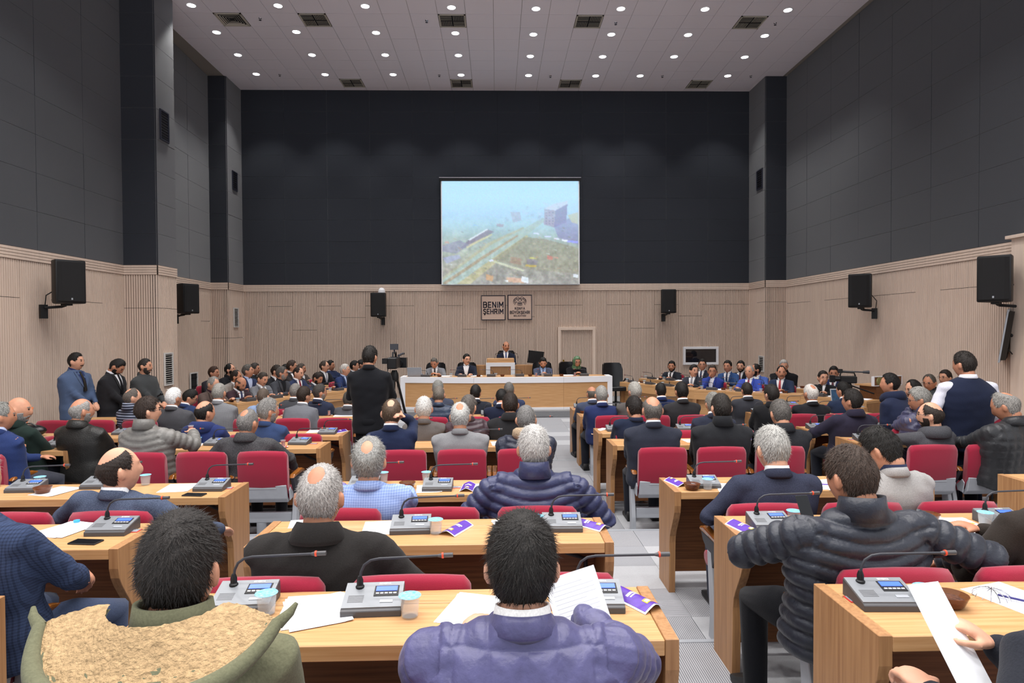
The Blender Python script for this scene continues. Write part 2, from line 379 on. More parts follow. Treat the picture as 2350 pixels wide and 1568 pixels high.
# door, window, grilles on the walls
q0 = aty(1287, 758, 18.42); q1 = aty(1359, 758, 18.42); hz = q0[2]
t = struct(thing('door_1', 'slatted beige door flush in the back wall', 'door', ((q0[0]+q1[0])/2, 18.4, .15)))
wd = q1[0]-q0[0]
link('door_leaf', slat_mesh(wd, hz-.15), t, (wd/2, -.0, 0), PI)
b = MB(); b.span(-wd/2-.09, -wd/2, -.06, .0, 0, hz-.15); b.span(wd/2, wd/2+.09, -.06, 0, 0, hz-.15); b.span(-wd/2-.09, wd/2+.09, -.06, 0, hz-.15, hz-.06); b.build('door_frame', M_BEIGE, t, bevel=.004)
b = MB(); b.box(-wd/2+.07, -.03, .95, .05, .012, .22); b.tube([(-wd/2+.07, -.03, 1.0), (-wd/2+.07, -.075, 1.0), (-wd/2+.2, -.08, 1.0)], .011, 8); b.build('door_handle', mat('brass', '#b08d4a', .25, metal=1.), t, smooth=40)
del t['category']
q0 = aty(1567, 796, 18.4); q1 = aty(1648, 837, 18.4)
t = struct(link('window_1', None, None, ((q0[0]+q1[0])/2, 18.4, (q0[2]+q1[2])/2))); W2, H2 = abs(q1[0]-q0[0])/2, abs(q0[2]-q1[2])/2
b = MB()
for s in (-1, 1): b.span(s*W2, s*(W2-.07), -.05, .0, -H2, H2); b.span(-W2+.07, W2-.07, -.05, 0, s*H2, s*(H2-.07))
b.build('window_frame', M_WHITE, t, bevel=.006)
b = MB(); b.span(-W2+.07, W2-.07, -.022, -.014, -H2+.07, H2-.07); b.build('window_pane', mat('dark_booth_glass', '#1d1d22', .03, spec=1.), t)
def grille(p, hw, hh, rz, label, frame, blade, nb=10, bg=M_SHADOWGAP):
    t = thing('wall_grille', label, 'vent', p, rz)           # local +y points into the room
    b = MB()
    for s in (-1, 1): b.span(s*hw, s*(hw-.03), .0, .025, -hh, hh); b.span(-hw+.03, hw-.03, 0, .025, s*hh, s*(hh-.03))
    b.build('frame', frame, t); b = MB(); b.span(-hw+.03, hw-.03, .0, .004, -hh+.03, hh-.03); b.build('backplate', bg, t)
    for k in range(nb):
        b = MB(); b.box(0, .013, -hh+.03+(k+.5)*(2*hh-.06)/nb, 2*hw-.06, .016, .006, rotm('X', .6)); b.build('louvre', blade, t)
q = atx(386, 847, -6.62); grille(q, .17, .33, -PI/2, 'white louvred wall grille at the foot of the left pilaster', M_GRILLE, M_GRILLE, 14)
q = atx(376, 290, -6.62); grille(q, .17, .3, -PI/2, 'dark blue louvred vent high on the left pilaster', mat('vent_dark', '#2a2c3a', .6), MATS['vent_dark'], 10)
q = atx(541, 729, -7.18); grille(q, .16, .27, -PI/2, 'tall white vent grille in the left corner beside the back wall', M_GRILLE, M_GRILLE, 12)
q = atx(538, 416, -7.18); grille(q, .17, .26, -PI/2, 'dark vent high in the left corner beside the back wall', MATS['vent_dark'], MATS['vent_dark'], 8)
q = atx(1744, 412, 7.28); grille(q, .2, .27, PI/2, 'dark vent high in the right corner beside the back wall', MATS['vent_dark'], MATS['vent_dark'], 8)
q = atx(1748, 835, 7.28); grille(q, .17, .22, PI/2, 'small white grille low in the right corner beside the pilaster', M_GRILLE, M_GRILLE, 8)
q = atx(444, 876, -7.58); grille(q, .2, .23, -PI/2, 'white framed opening low in the left wall recess', M_GRILLE, M_SHADOWGAP, 2)

# projection screen
q0 = aty(1014, 416, 18.3); q1 = aty(1328, 652, 18.3)
X0, X1, Z1, Z0 = q0[0], q1[0], q0[2], q1[2]
t = thing('projection_screen', 'lowered projection screen showing a hazy aerial view of a road', 'screen', ((X0+X1)/2, 18.3, Z0))
NX, NZ = 210, 160; wS, hS = X1-X0, Z1-Z0
u = np.linspace(0, 1, NX); v = np.linspace(0, 1, NZ); U, V = np.meshgrid(u, v)      # v: 0 top .. 1 bottom
def h3(h): return np.array([int(h[i:i+2], 16)/255 for i in (0, 2, 4)])
img = np.zeros((NZ, NX, 3)); g = np.random.default_rng(3)
stops = [(0, 'a9d8ee'), (.15, 'aedcf0'), (.3, 'a5cbea'), (.42, '9fc2cf'), (.55, '95a9a8'), (.7, '97a095'), (.85, '918f86'), (1, '94918c')]
for c in range(3): img[..., c] = np.interp(V, [s for s, _ in stops], [h3(h)[c] for _, h in stops])
def fbm(sx, sy, seed):
    gg = np.random.default_rng(seed); r = np.zeros((NZ, NX))
    for o in range(5):
        fx, fy = max(2, int(sx*2**o)), max(2, int(sy*2**o)); gr = gg.random((fy+1, fx+1)); xx = U*fx*.999; yy = V*fy*.999
        i = xx.astype(int); j = yy.astype(int); a = xx-i; bb = yy-j
        r += (gr[j, i]*(1-a)*(1-bb)+gr[j, i+1]*a*(1-bb)+gr[j+1, i]*(1-a)*bb+gr[j+1, i+1]*a*bb)*.5**o
    return r-r.mean()
n1 = fbm(7, 6, 1); n2 = fbm(30, 24, 2)
img += (n1*.10+n2*.10)[..., None]*np.clip(V*1.6-.25, .04, 1)[..., None]*np.array([1, 1, .9])
img += (np.clip(U-.6, 0, 1)*np.clip(.55-V, 0, 1)*.5)[..., None]*np.array([.0, -.2, .1])
def poly(pts, col, a=1.):
    global img
    m = np.zeros_like(U, bool); n = len(pts); j = n-1
    for i in range(n):
        xi, yi = pts[i]; xj, yj = pts[j]
        cnd = ((yi > V) != (yj > V)) & (U < (xj-xi)*(V-yi)/(yj-yi+1e-9)+xi); m ^= cnd; j = i
    img[m] = img[m]*(1-a)+h3(col)*a
poly([(0, .93), (.35, .62), (.6, .46), (.74, .35), (.76, .38), (.62, .52), (.42, .70), (.1, 1), (0, 1)], '9fb3ad', .9)          # road
poly([(0, .985), (.3, .72), (.55, .52), (.56, .53), (.31, .745), (.02, 1)], 'a08f76', .9)
poly([(.1, 1), (.42, .7), (.62, .52), (.63, .54), (.44, .74), (.2, 1)], 'b3ad84', .8)
poly([(.0, .93), (.33, .6), (.6, .44), (.6, .46), (.35, .62), (0, .96)], 'aaa789', .7)
poly([(.37, .76), (.6, .54), (.75, .56), (1, .65), (1, .9), (.6, .85)], '8c8a78', .75)
poly([(.745, .265), (.83, .215), (.92, .19), (.92, .22), (.83, .285)], 'c2c9dc')                                         # unfinished tower block
poly([(.75, .27), (.83, .285), (.82, .45), (.745, .42)], '9a95ac'); poly([(.83, .285), (.92, .22), (.91, .4), (.82, .45)], '7f7fa4')
for k in range(5):
    for l in range(3): poly([(.757+l*.024, .3+k*.027), (.768+l*.024, .302+k*.027), (.768+l*.024, .313+k*.027), (.757+l*.024, .311+k*.027)], '77748f')
poly([(.82, .44), (.93, .36), (1, .42), (1, .62), (.85, .55)], '8280ae', .7); poly([(.92, .33), (1, .3), (1, .42), (.95, .4)], 'b9b79c', .8)
poly([(.19, .57), (.33, .465), (.38, .49), (.2, .63), (.12, .66)], '7f7c8c'); poly([(.19, .565), (.33, .46), (.335, .468), (.2, .575)], 'd4dfe8')
poly([(.17, .63), (.36, .51), (.37, .52), (.18, .65)], 'c9c596', .8); poly([(.5, .3), (.57, .3), (.58, .38), (.52, .4)], '9fa0b5', .8)
poly([(0, .62), (.13, .57), (.2, .62), (.1, .7), (0, .68)], '8586a0', .7); poly([(.0, .74), (.12, .71), (.14, .74), (.03, .8)], '9aa0ce', .6)
poly([(.36, .76), (.5, .82), (.6, .86), (.59, .875), (.48, .835), (.35, .775)], 'bfc3a8', .9); poly([(.34, .765), (.37, .755), (.375, .77), (.35, .785)], 'd6dcf0')
for (x, y, w_, h_, c) in [(.67, .5, .04, .014, 'ccd4ee'), (.75, .53, .05, .014, 'c6cef0'), (.82, .55, .04, .016, 'd0d6ee'), (.88, .565, .04, .02, 'dfe4f4'), (.92, .575, .08, .022, '8f98f0'), (.77, .72, .04, .04, 'bf7c70'), (.82, .735, .03, .012, 'c58a7a'), (.64, .74, .055, .012, 'c2bd62'), (.61, .81, .08, .02, 'bda24e'), (.5, .73, .08, .07, '96806e'), (.62, .755, .08, .05, '827c86'),
                           (.47, .93, .13, .05, 'c19a80'), (.58, .92, .05, .06, 'dce6ee'), (.32, .9, .05, .06, 'bb8f66'), (.96, .9, .04, .035, 'dfe8f0'), (.46, .955, .02, .02, 'e2ecf4'), (.4, .41, .05, .03, '9a92a0'), (.02, .58, .03, .02, 'b5978c'), (.23, .42, .03, .012, '8cb9e8')]:
    poly([(x, y), (x+w_, y+h_*.3), (x+w_*.95, y+h_*1.2), (x-w_*.05, y+h_*.9)], c, .9)
for k in range(70):                              # scattered roofs, yards and trees
    x, y = g.random(), .42+.56*g.random(); 
    if abs(y-(.95-.78*x)) < .09: continue
    s_ = .004+.012*y*g.random(); poly([(x, y), (x+s_*2.2, y+s_*.4), (x+s_*2, y+s_*1.5), (x-s_*.2, y+s_)], ['7c7f86', 'b8b49c', '8a7a6c', '6f7a66', 'c9d2dc', 'a98f7a'][int(g.integers(6))], .55)
for k in range(40):
    x, y = .45+.4*g.random(), .2+.18*g.random(); s_ = .006+.008*g.random(); poly([(x, y), (x+s_*2, y), (x+s_*2, y+s_*2), (x, y+s_*2)], ['9fb0cc', 'b4c3da', '93a2be'][int(g.integers(3))], .45)
img += (fbm(60, 46, 8)*.16*np.clip(V*1.4-.3, 0, 1))[..., None]
hz = np.clip(.62-(V-.12)*1.15, .10, .62)[..., None]*np.clip(1.25-U*.5, .6, 1)[..., None]
img = img*(1-hz)+np.array([.66, .81, .91])*hz
for _ in range(1): img[1:-1, 1:-1] = (img[1:-1, 1:-1]*4+img[:-2, 1:-1]+img[2:, 1:-1]+img[1:-1, :-2]+img[1:-1, 2:])/8
img = np.clip(img*.97+.012*g.standard_normal(img.shape), 0, 1)
V3 = np.stack([(U-.5)*wS, np.zeros_like(U), (1-V)*hS], -1).reshape(-1, 3)
idx = np.arange(NX*NZ).reshape(NZ, NX); F = np.stack([idx[:-1, :-1], idx[1:, :-1], idx[1:, 1:], idx[:-1, 1:]], -1).reshape(-1, 4)
me = bpy.data.meshes.new('canvas'); me.from_pydata(V3.tolist(), [], F.tolist())
ca = me.color_attributes.new('picture', 'FLOAT_COLOR', 'POINT')
li = np.where(img <= .04045, img/12.92, ((img+.055)/1.055)**2.4); ca.data.foreach_set('color', np.concatenate([li.reshape(-1, 3), np.ones((NX*NZ, 1))], 1).ravel())
mm = bpy.data.materials.new('projected_picture'); mm.use_nodes = True; bs = mm.node_tree.nodes['Principled BSDF']
at = mm.node_tree.nodes.new('ShaderNodeVertexColor'); at.layer_name = 'picture'; mm.node_tree.links.new(at.outputs[0], bs.inputs['Emission Color'])
bs.inputs['Emission Strength'].default_value = .93; bs.inputs['Base Color'].default_value = (.06, .06, .06, 1); bs.inputs['Roughness'].default_value = .9
me.materials.append(mm); link('canvas', me, t, (0, -.006, 0))
b = MB(); b.span(-wS/2-.03, wS/2+.03, .0, .006, -.01, hS+.02); b.build('canvas_back', M_PAPER, t)
b = MB(); b.span(-wS/2-.07, wS/2+.07, -.03, .05, hS+.0, hS+.085); b.build('roller_case', M_BLK, t, bevel=.01)
b = MB(); b.span(-wS/2-.075, wS/2+.075, -.04, .02, hS+.085, hS+.105); b.build('case_rail', M_CHROME, t)
for s_ in (-1, 1):
    b = MB(); b.span(s_*(wS/2-.1)-.03, s_*(wS/2-.1)+.03, .04, .13, hS+.02, hS+.1); b.build('wall_bracket', M_BLK, t)
b = MB(); b.tube([(-wS/2-.03, 0, -.015), (wS/2+.03, 0, -.015)], .014, 8); b.build('bottom_bar', M_GREYP, t)

# the two lettered signs
M_INK = mat('sign_navy_ink', '#171a2e', .6)
def sign(px0, px1, label):
    a = aty(px0[0], px0[1], 18.38); c = aty(px1[0], px1[1], 18.38); w_, h_ = c[0]-a[0], a[2]-c[2]
    t = thing('wall_sign', label, 'sign', ((a[0]+c[0])/2, 18.385, (a[2]+c[2])/2))
    b = MB(); b.span(-w_/2, w_/2, -.012, .0, -h_/2, h_/2); b.build('board', mat('sign_board_beige', '#cdb3a2', .5), t)
    b = MB(); e = .022
    for s in (-1, 1): b.span(s*w_/2, s*(w_/2-e), -.02, -.01, -h_/2, h_/2); b.span(-w_/2+e, w_/2-e, -.02, -.01, s*h_/2, s*(h_/2-e))
    b.build('border', M_INK, t); return t, w_, h_
t, w_, h_ = sign((1104, 678), (1160, 735), 'square beige wall sign reading BENIM SEHRIM')
rx = (PI/2, 0, 0)
text_part('lettering', 'BENiM', .15, M_INK, t, (0, -.016, .085), rx, w_*.8, .19)
text_part('lettering', 'ŞEHRiM', .13, M_INK, t, (0, -.016, -.105), rx, w_*.8, .19)
t, w_, h_ = sign((1165, 677), (1221, 734), 'square beige wall sign with lion emblem above three lines of lettering')
text_part('lettering', 'KONYA', .062, M_INK, t, (0, -.016, -.03), rx, w_*.4, .2)
text_part('lettering', 'BÜYÜKŞEHİR', .072, M_INK, t, (0, -.016, -.145), rx, w_*.8, .2)
text_part('lettering', 'BELEDİYESİ', .038, M_INK, t, (0, -.016, -.24), rx, w_*.5, .18)
b = MB()
def stroke(pts, r=.006):
    for s in (-1, 1): b.tube([(s*x*1.18, -.015, .175+z*1.1) for x, z in pts], r, 5)
stroke([(0, .06), (.02, .1), (.05, .115), (.085, .1), (.09, .075), (.06, .06), (.03, .07), (0, .05)]); stroke([(.03, .06), (.045, .03), (.04, .01)]); stroke([(.085, .085), (.12, .07), (.135, .03), (.125, 0)], .009)
stroke([(.07, .06), (.1, .045), (.11, .01)], .008); stroke([(.125, .06), (.15, .03), (.16, -.01)]); stroke([(.12, .01), (.15, -.02), (.165, -.03)]); stroke([(.11, -.01), (.14, -.05), (.155, -.06)]); stroke([(.1, -.03), (.12, -.08), (.135, -.095)])
stroke([(.02, .02), (.045, .022), (.055, .012)], .007); stroke([(.012, .0), (.022, -.035), (.035, -.045), (.012, -.05), (0, -.047)], .007); stroke([(0, -.06), (.03, -.058), (.045, -.04)], .006); stroke([(.0, -.085), (.03, -.08), (.055, -.055), (.06, -.02)], .006); stroke([(0, -.105), (.04, -.1), (.065, -.085)], .006); stroke([(.085, -.01), (.09, -.04)], .01)
b.build('lion_emblem', M_INK, t)

# ------------------------------------------------------------------ desks, chairs
ROWS = dict(A=(2.03, .33), B=(3.18, .26), C=(4.42, .19), D=(6.8, .08), E=(7.77, .05), F=(9.5, .02), G=(10.42, 0.))
RN = dict(A='nearest', B='second', C='third', D='fourth', E='fifth', F='sixth', G='front')
BLK = dict(FL=(-5.42, 'far left'), L=(-2.79, 'left'), C=(-.34, 'centre'), R=(2.15, 'right'), FR=(4.78, 'far right'), FFR=(6.98, 'wall-side right'))
DW, DD, DH = 1.84, .43, .77
def arc_profile():
    # side outline of the end panel (y depth, z height), waisted towards the sitter
    pr = [(0, DH), (0, DH-.1)]
    for k in range(7):
        a = k/6; s = a*a*(3-2*a); pr.append((.135*s, DH-.1-.3*a))
    return pr+[(.15, 0), (DD, 0), (DD, DH)]
def make_desk(wid, label, group):
    t = thing('council_desk', label, 'desk', group=group)
    h = wid/2
    b = MB(); b.span(-h+.046, h-.046, 0, .305, DH-.055, DH-.002); b.build('desk_top', M_OAK, t, bevel=.003)
    b = MB(); b.span(-h+.046, h-.046, .312, DD-.002, DH-.055, DH-.002); b.build('rear_strip', M_OAK, t, bevel=.003)
    for s in (-1, 1):
        b = MB(); b.prism(arc_profile(), s*h, s*(h-.045)); b.build('end_panel', M_OAKV, t, bevel=.002)
    b = MB(); b.span(-h+.046, h-.046, .345, .365, .08, DH-.056); b.build('modesty_panel', M_OAKD, t)
    b = MB(); b.span(-h+.15, h-.15, .3, .34, DH-.12, DH-.07); b.box(h-.3, .29, DH-.1, .1, .05, .05); b.tube([(h-.3, .3, DH-.1), (h-.2, .31, DH-.16), (h-.1, .33, DH-.2), (h-.08, .335, .3), (h-.08, .335, .05)], .012, 6)
    b.build('cable_tray', M_DKP, t)
    return t
DESKS = {}; first = None
LAY = [('FL', 'DEF'), ('L', 'ABCDEFG'), ('C', 'ABCDEFG'), ('R', 'ABCDEFG'), ('FR', 'CDEFG'), ('FFR', 'F')]
GD = 'oak council desks in tiered rows'
for bk, rws in LAY:
    for rr in rws:
        lab = 'oak council desk with curved end panels, %s row of the %s block' % (RN[rr], BLK[bk][1])
        if first is None: first = make_desk(DW, lab, GD); d = first
        else: d = dup(first, label=lab)
        wdt = 1.0
        d.location = (BLK[bk][0], ROWS[rr][0], ROWS[rr][1]); DESKS[bk+rr] = d
        if bk == 'FFR': d.scale = (.82, 1, 1)
        if bk+rr == 'FRG': d.scale = (1.22, 1, 1); d.location.x += .2

def make_chair(label):
    t = thing('auditorium_chair', label, 'chair', group='red fixed auditorium chairs')
    # padded crimson back, rolled over the top edge
    b = MB(); n = 9; prof = [(-.215, .54), (-.235, .70), (-.25, .82), (-.245, .855), (-.22, .875), (-.185, .868), (-.165, .84), (-.16, .78), (-.135, .62), (-.12, .47), (-.15, .46)]
    xs = [-.232, -.226, -.205, -.12, 0, .12, .205, .226, .232]; V = []; F = []
    for x in xs:
        e = abs(x)/.232; k = max(0, (e-.86)/.14)
        for y, z in prof: V.append((x, y*(1-.0*k)+(-.19-y)*k*.35+.012*(1-(x/.232)**2)*-1, z-(.035*k*k if z > .8 else 0)+.012*(1-(x/.232)**2)*(z > .8)))
    m = len(prof)
    for i in range(len(xs)-1):
        for j in range(m): F.append((i*m+j, i*m+(j+1) % m, (i+1)*m+(j+1) % m, (i+1)*m+j))
    F += [tuple(range(m)), tuple(range((len(xs)-1)*m, len(xs)*m))[::-1]]
    b.add(V, F); b.build('backrest', M_RED, t, smooth=55)
    b = MB(); b.prism([(-.2, .56), (-.226, .555), (-.2, .42), (-.15, .375), (-.12, .39), (-.165, .44)], -.222, .222); o = b.build('back_shell', M_GREYP, t, bevel=.006)
    for k in range(3):
        b = MB(); b.box(0, -.222+.012*k, .525-k*.04, .26, .004, .006, rotm('X', -.15)); b.build('shell_rib', M_SILV, o)
    b = MB(); V = []
    b.prism([(-.13, .40), (.22, .36), (.265, .385), (.27, .43), (.24, .455), (-.12, .47)], -.225, .225); b.build('seat', M_RED, t, bevel=.02, seg=2)
    for s in (-1, 1):
        x = s*.258
        b = MB(); b.prism([(-.17, .61), (-.14, .645), (.1, .655), (.17, .635), (.175, .61), (.0, .615)], x-.025, x+.025); a = b.build('armrest', M_ARM, t, bevel=.012, seg=2)
        b = MB(); b.prism([(-.16, .612), (.16, .612), (.12, .56), (0, .5), (-.06, .44), (-.1, .5)], x-.018, x+.018); b.build('arm_bracket', M_DKP, t, bevel=.004)
        b = MB(); b.prism([(-.04, .53), (.03, .53), (.0, .3), (-.02, .12), (.0, 0), (-.13, 0), (-.12, .18), (-.09, .33)], x-.02, x+.02); b.build('side_leg', M_SILV, t, bevel=.004)
        b = MB(); b.prism([(-.19, .5), (-.16, .53), (-.08, .46), (-.1, .41), (-.17, .4)], x-s*.022, x-s*.012); b.build('hinge_plate', M_SILV, t, bevel=.003)
    return t
def make_beam(label):
    t = thing('seat_beam', label, 'seat base', group='grey beams carrying the chairs')
    b = MB(); b.span(-.8, .8, -.085, -.035, .16, .26); b.build('beam', M_SILV, t, bevel=.006)
    for s in (-.5, .5):
        b = MB(); b.lathe([(.046, .16), (.046, .03), (.06, .02), (.14, .006), (.14, 0)], 16, (s, -.06, 0)); b.build('pedestal', M_SILV, t, smooth=40)
    return t
SEATY = dict(A=-.47, B=-.47, C=-.5, D=-.5, E=-.28, F=-.5, G=-.23); PITCHX = .57
ch0 = bm0 = None
ctn = dict(FL='DEF', L='ABCDEFG', C='ABCDEFG', R='ABCDEFG', FR='CDEFG', FFR='F')
SN = ['left', 'middle', 'right']
for bk, rws in LAY:
    for rr in ctn[bk]:
        for k in range(3):
            if bk == 'FFR' and k == 2: continue
            lab = 'crimson padded auditorium chair, %s seat of the %s row in the %s block' % (SN[k], RN[rr], BLK[bk][1])
            if ch0 is None: ch0 = make_chair(lab); c = ch0
            else: c = dup(ch0, label=lab)
            c.location = (BLK[bk][0]+(k-1)*PITCHX, ROWS[rr][0]+SEATY[rr], ROWS[rr][1])
        if bk != 'FFR':
            lab = 'grey steel seat beam on two pedestals, %s row of the %s block' % (RN[rr], BLK[bk][1])
            if bm0 is None: bm0 = make_beam(lab); c = bm0
            else: c = dup(bm0, label=lab)
            c.location = (BLK[bk][0], ROWS[rr][0]+SEATY[rr], ROWS[rr][1])

# wing desks: straight segments with panelled fronts turned to the floor of the hall
def wing_desk(p0, p1, label, back=False):
    # p0 -> p1 runs along the public edge; people sit on the right-hand side of the run
    d = np.array(p1)-np.array(p0); L = float(np.hypot(*d)); a = math.atan2(d[1], d[0])
    t = thing('wing_desk', label, 'desk', (p0[0], p0[1], 0), a, group='long oak side desks facing the floor')
    b = MB(); b.span(0, L, -.45, 0, .72, .77); b.build('desk_top', M_OAK, t, bevel=.003)
    b = MB(); b.span(.0, L, -.03, .0, .56, .718); b.build('fascia', M_OAK, t, bevel=.002)
    b = MB(); b.span(.04, L-.04, -.14, -.12, .0, .72); b.build('front_panel', M_OAK, t)
    for x in (0, L-.05):
        b = MB(); b.span(x, x+.05, -.45, -.004, 0, .719); b.build('end_panel', M_OAKV, t, bevel=.002)
    return t
WR = [(3.05, 15.9), (4.25, 13.75), (5.95, 12.45), (6.6, 11.3)]
for i, (p, q) in enumerate(zip(WR[1:], WR[:-1])): wing_desk(p, q, 'long oak side desk of the right wing, front row, %s segment' % ['rear', 'middle', 'near'][i])
WR2 = [(3.75, 16.9), (5.15, 14.85), (6.75, 13.5)]
for i, (p, q) in enumerate(zip(WR2[1:], WR2[:-1])): wing_desk(p, q, 'long oak side desk of the right wing, back row, %s segment' % ['rear', 'near'][i])
WL = [(-4.75, 11.8), (-3.85, 13.25), (-2.95, 14.9)]
for i, (p, q) in enumerate(zip(WL[1:], WL[:-1])): wing_desk(p, q, 'long oak side desk of the left wing, front row, %s segment' % ['near', 'rear'][i])
WL2 = [(-5.75, 12.45), (-4.85, 13.95), (-3.95, 15.6)]
for i, (p, q) in enumerate(zip(WL2[1:], WL2[:-1])): wing_desk(p, q, 'long oak side desk of the left wing, back row, %s segment' % ['near', 'rear'][i])

# presidency desk on the platform
pz = .15
q0 = aty(922, 868, 15.55); q1 = aty(1400, 866, 15.55)
t = thing('presidency_desk', 'long white-framed oak presidency desk on the stage', 'desk', (0, 0, pz))
xs = [q0[0], q0[0]+1.75, q1[0]-1.15, q1[0]]; ys = [15.72, 15.42, 15.42, 15.6]; top = .78
b = MB(); P = list(zip(xs, ys)); b.prism(P+[(xs[3], ys[3]+.72), (xs[0], ys[0]+.6)], top-.05, top, 'z'); b.build('desk_top', M_OAK, t)
for i in range(3):
    (xa, ya), (xb, yb) = P[i], P[i+1]; L = math.hypot(xb-xa, yb-ya); a = math.atan2(yb-ya, xb-xa)
    b = MB(); b.span(0, L, -.03, .02, top-.13, top+.012); b.build('white_band', M_WHITE, t, (xa, ya, 0), a, bevel=.002)
    b = MB(); b.span(0, L, -.03, .02, .0, .06); b.build('white_plinth', M_WHITE, t, (xa, ya, 0), a)
    b = MB(); b.span(.002, L-.002, .0, .02, .06, top-.13); b.build('oak_panel', M_OAK, t, (xa, ya, 0), a)
for x, y in (P[0], P[3]):
    b = MB(); b.span(-.06, .06, -.035, .5, 0, top+.012); b.build('white_post', M_WHITE, t, (x, y, 0), bevel=.003)
# chairman's raised rostrum
q0 = aty(1117, 824, 16.9); q1 = aty(1180, 824, 16.9); xm = (q0[0]+q1[0])/2; hw = (q1[0]-q0[0])/2
t = thing('rostrum', 'raised oak rostrum with white frame behind the presidency desk', 'rostrum', (xm, 16.9, pz)); H = q0[2]-pz
b = MB(); b.span(-hw, hw, 0, .5, H-.1, H); b.build('oak_top_band', M_OAK, t, bevel=.003)
b = MB()
b.span(-hw-.02, hw+.02, -.02, .03, H-.2, H-.1); b.span(-hw-.02, -hw+.09, -.02, .03, 0, H-.2); b.span(hw-.09, hw+.02, -.02, .03, 0, H-.2); b.build('white_frame', M_WHITE, t)
b = MB(); b.span(-hw+.08, hw-.08, .0, .02, 0, H-.2); b.build('oak_panel', M_OAKV, t)
for s in (-1, 1):
    b = MB(); b.span(s*(hw+.02), s*(hw+.62), .12, .15, 0, H-.22); b.span(s*(hw+.02), s*(hw+.62), .12, .5, H-.22, H-.18); b.build('side_wing', M_OAKV, t)

# office chairs
def office_chair(x, y, z, rz, label, s=1.):
    t = thing('office_chair', label, 'chair', (x, y, z), rz, group='black leather office chairs on the stage')
    b = MB(); V = []; n = 8; F = []
    rows = [(-.2, .48, .2), (-.23, .6, .25), (-.25, .75, .26), (-.27, .9, .26), (-.3, 1.03, .24), (-.315, 1.08, .19)]
    for y_, z_, w_ in rows:
        z_ = .48+(z_-.48)*s
        for k in range(n+1):
            u_ = -1+2*k/n; V.append((u_*w_, y_+.05*u_*u_, z_))
    m = n+1; base = len(V)
    V += [(x_, y_-.09, z_) for x_, y_, z_ in V]
    for i in range(len(rows)-1):
        for k in range(n):
            a = i*m+k; F.append((a, a+1, a+m+1, a+m)); F.append((base+a, base+a+m, base+a+m+1, base+a+1))
    for i in range(len(rows)-1):
        for k in (0, n): a = i*m+k; F.append((a, a+m, base+a+m, base+a))
    for k in range(n):
        a = k; F.append((a, a+1, base+a+1, base+a)); a = (len(rows)-1)*m+k; F.append((a, a+1, base+a+1, base+a))
    b.add(V, F); b.build('backrest', M_BLKS, t, smooth=50)
    b = MB(); b.box(0, 0, .46, .52, .5, .11); b.build('seat', M_BLKS, t, bevel=.04, seg=3, smooth=40)
    for q in (-1, 1):
        b = MB(); b.tube([(q*.26, .16, .44), (q*.3, .18, .58), (q*.3, .1, .67), (q*.3, -.12, .68), (q*.28, -.22, .6)], .02, 8); b.build('armrest', M_BLK, t, smooth=60)
    b = MB(); b.tube([(0, 0, .42), (0, 0, .1)], .03, 10); b.build('gas_post', M_BLK, t, smooth=60)
    for k in range(5):
        a = k*2*PI/5; b = MB(); b.tube([(0, 0, .12), (.28*math.cos(a), .28*math.sin(a), .07)], [.03, .016], 6); b.lathe([(.0, .0), (.028, .01), (.028, .05), (0, .06)], 8, (.28*math.cos(a), .28*math.sin(a), 0)); b.build('caster_leg', M_BLK, t, smooth=50)
    return t
q = aty(1413, 880, 15.9); office_chair(q[0], 15.9, pz, PI+.15, 'empty black leather office chair right of the presidency desk')

# ------------------------------------------------------------------ people
def v3(*a): return np.array(a, float)
def unit(v): return v/(np.linalg.norm(v)+1e-9)
def sphere_dirs(nu, nv):
    th = np.linspace(0, PI, nv+1)[1:-1]; ph = np.arange(nu)*2*PI/nu
    D = np.array([(math.sin(t)*math.cos(p), math.sin(t)*math.sin(p), math.cos(t)) for t in th for p in ph]+[(0, 0, 1), (0, 0, -1)])
    F = []; n = len(th)
    for i in range(n-1):
        for k in range(nu): F.append((i*nu+k, (i+1)*nu+k, (i+1)*nu+(k+1) % nu, i*nu+(k+1) % nu))
    for k in range(nu): F.append((n*nu, k, (k+1) % nu)); F.append((n*nu+1, (n-1)*nu+(k+1) % nu, (n-1)*nu+k))
    return D, F
def ellipsoid(c, r, R=None, nu=14, nv=10):
    D, F = sphere_dirs(nu, nv); V = D*np.array(r)
    if R is not None: V = V @ np.array(R).T
    return V+np.array(c), F
def headpts(D):
    D = np.asarray(D); x, y, z = D[:, 0]*.0775, D[:, 1]*.098, D[:, 2]*.122
    dz = D[:, 2]; k = np.clip(-dz, 0, 1)
    x = x*(1-.24*k**1.4); y = np.where(D[:, 1] < 0, y*(1-.42*k), y*(1-.10*k)); y = np.where((D[:, 1] < 0), y*(1+.06*np.clip(1-abs(dz-.2)*1.6, 0, 1)), y)
    fr = np.clip(D[:, 1], 0, 1)
    noseprof = np.interp(z, [-.05, -.043, -.03, .018, .03], [0, .4, 1, .12, 0])
    y = y+.026*np.exp(-(x/.0125)**2)*noseprof*fr
    y = y-.009*np.exp(-((abs(x)-.031)/.015)**2-((z-.016)/.012)**2)*fr+.005*np.exp(-((abs(x)-.03)/.022)**2-((z-.036)/.009)**2)*fr
    y = y+.006*np.exp(-(x/.022)**2-((z+.063)/.010)**2)*fr+.012*np.exp(-(x/.024)**2-((z+.1)/.017)**2)*fr
    return np.stack([x, y, z], 1)
HL = {'full': ([0, 35, 55, 72, 85, 100, 115, 140, 180], [40, 43, 28, 0, 8, 4, -26, -50, -56]),
      'recede': ([0, 18, 40, 58, 72, 85, 100, 115, 140, 180], [58, 66, 70, 26, 2, 8, 4, -26, -50, -56])}
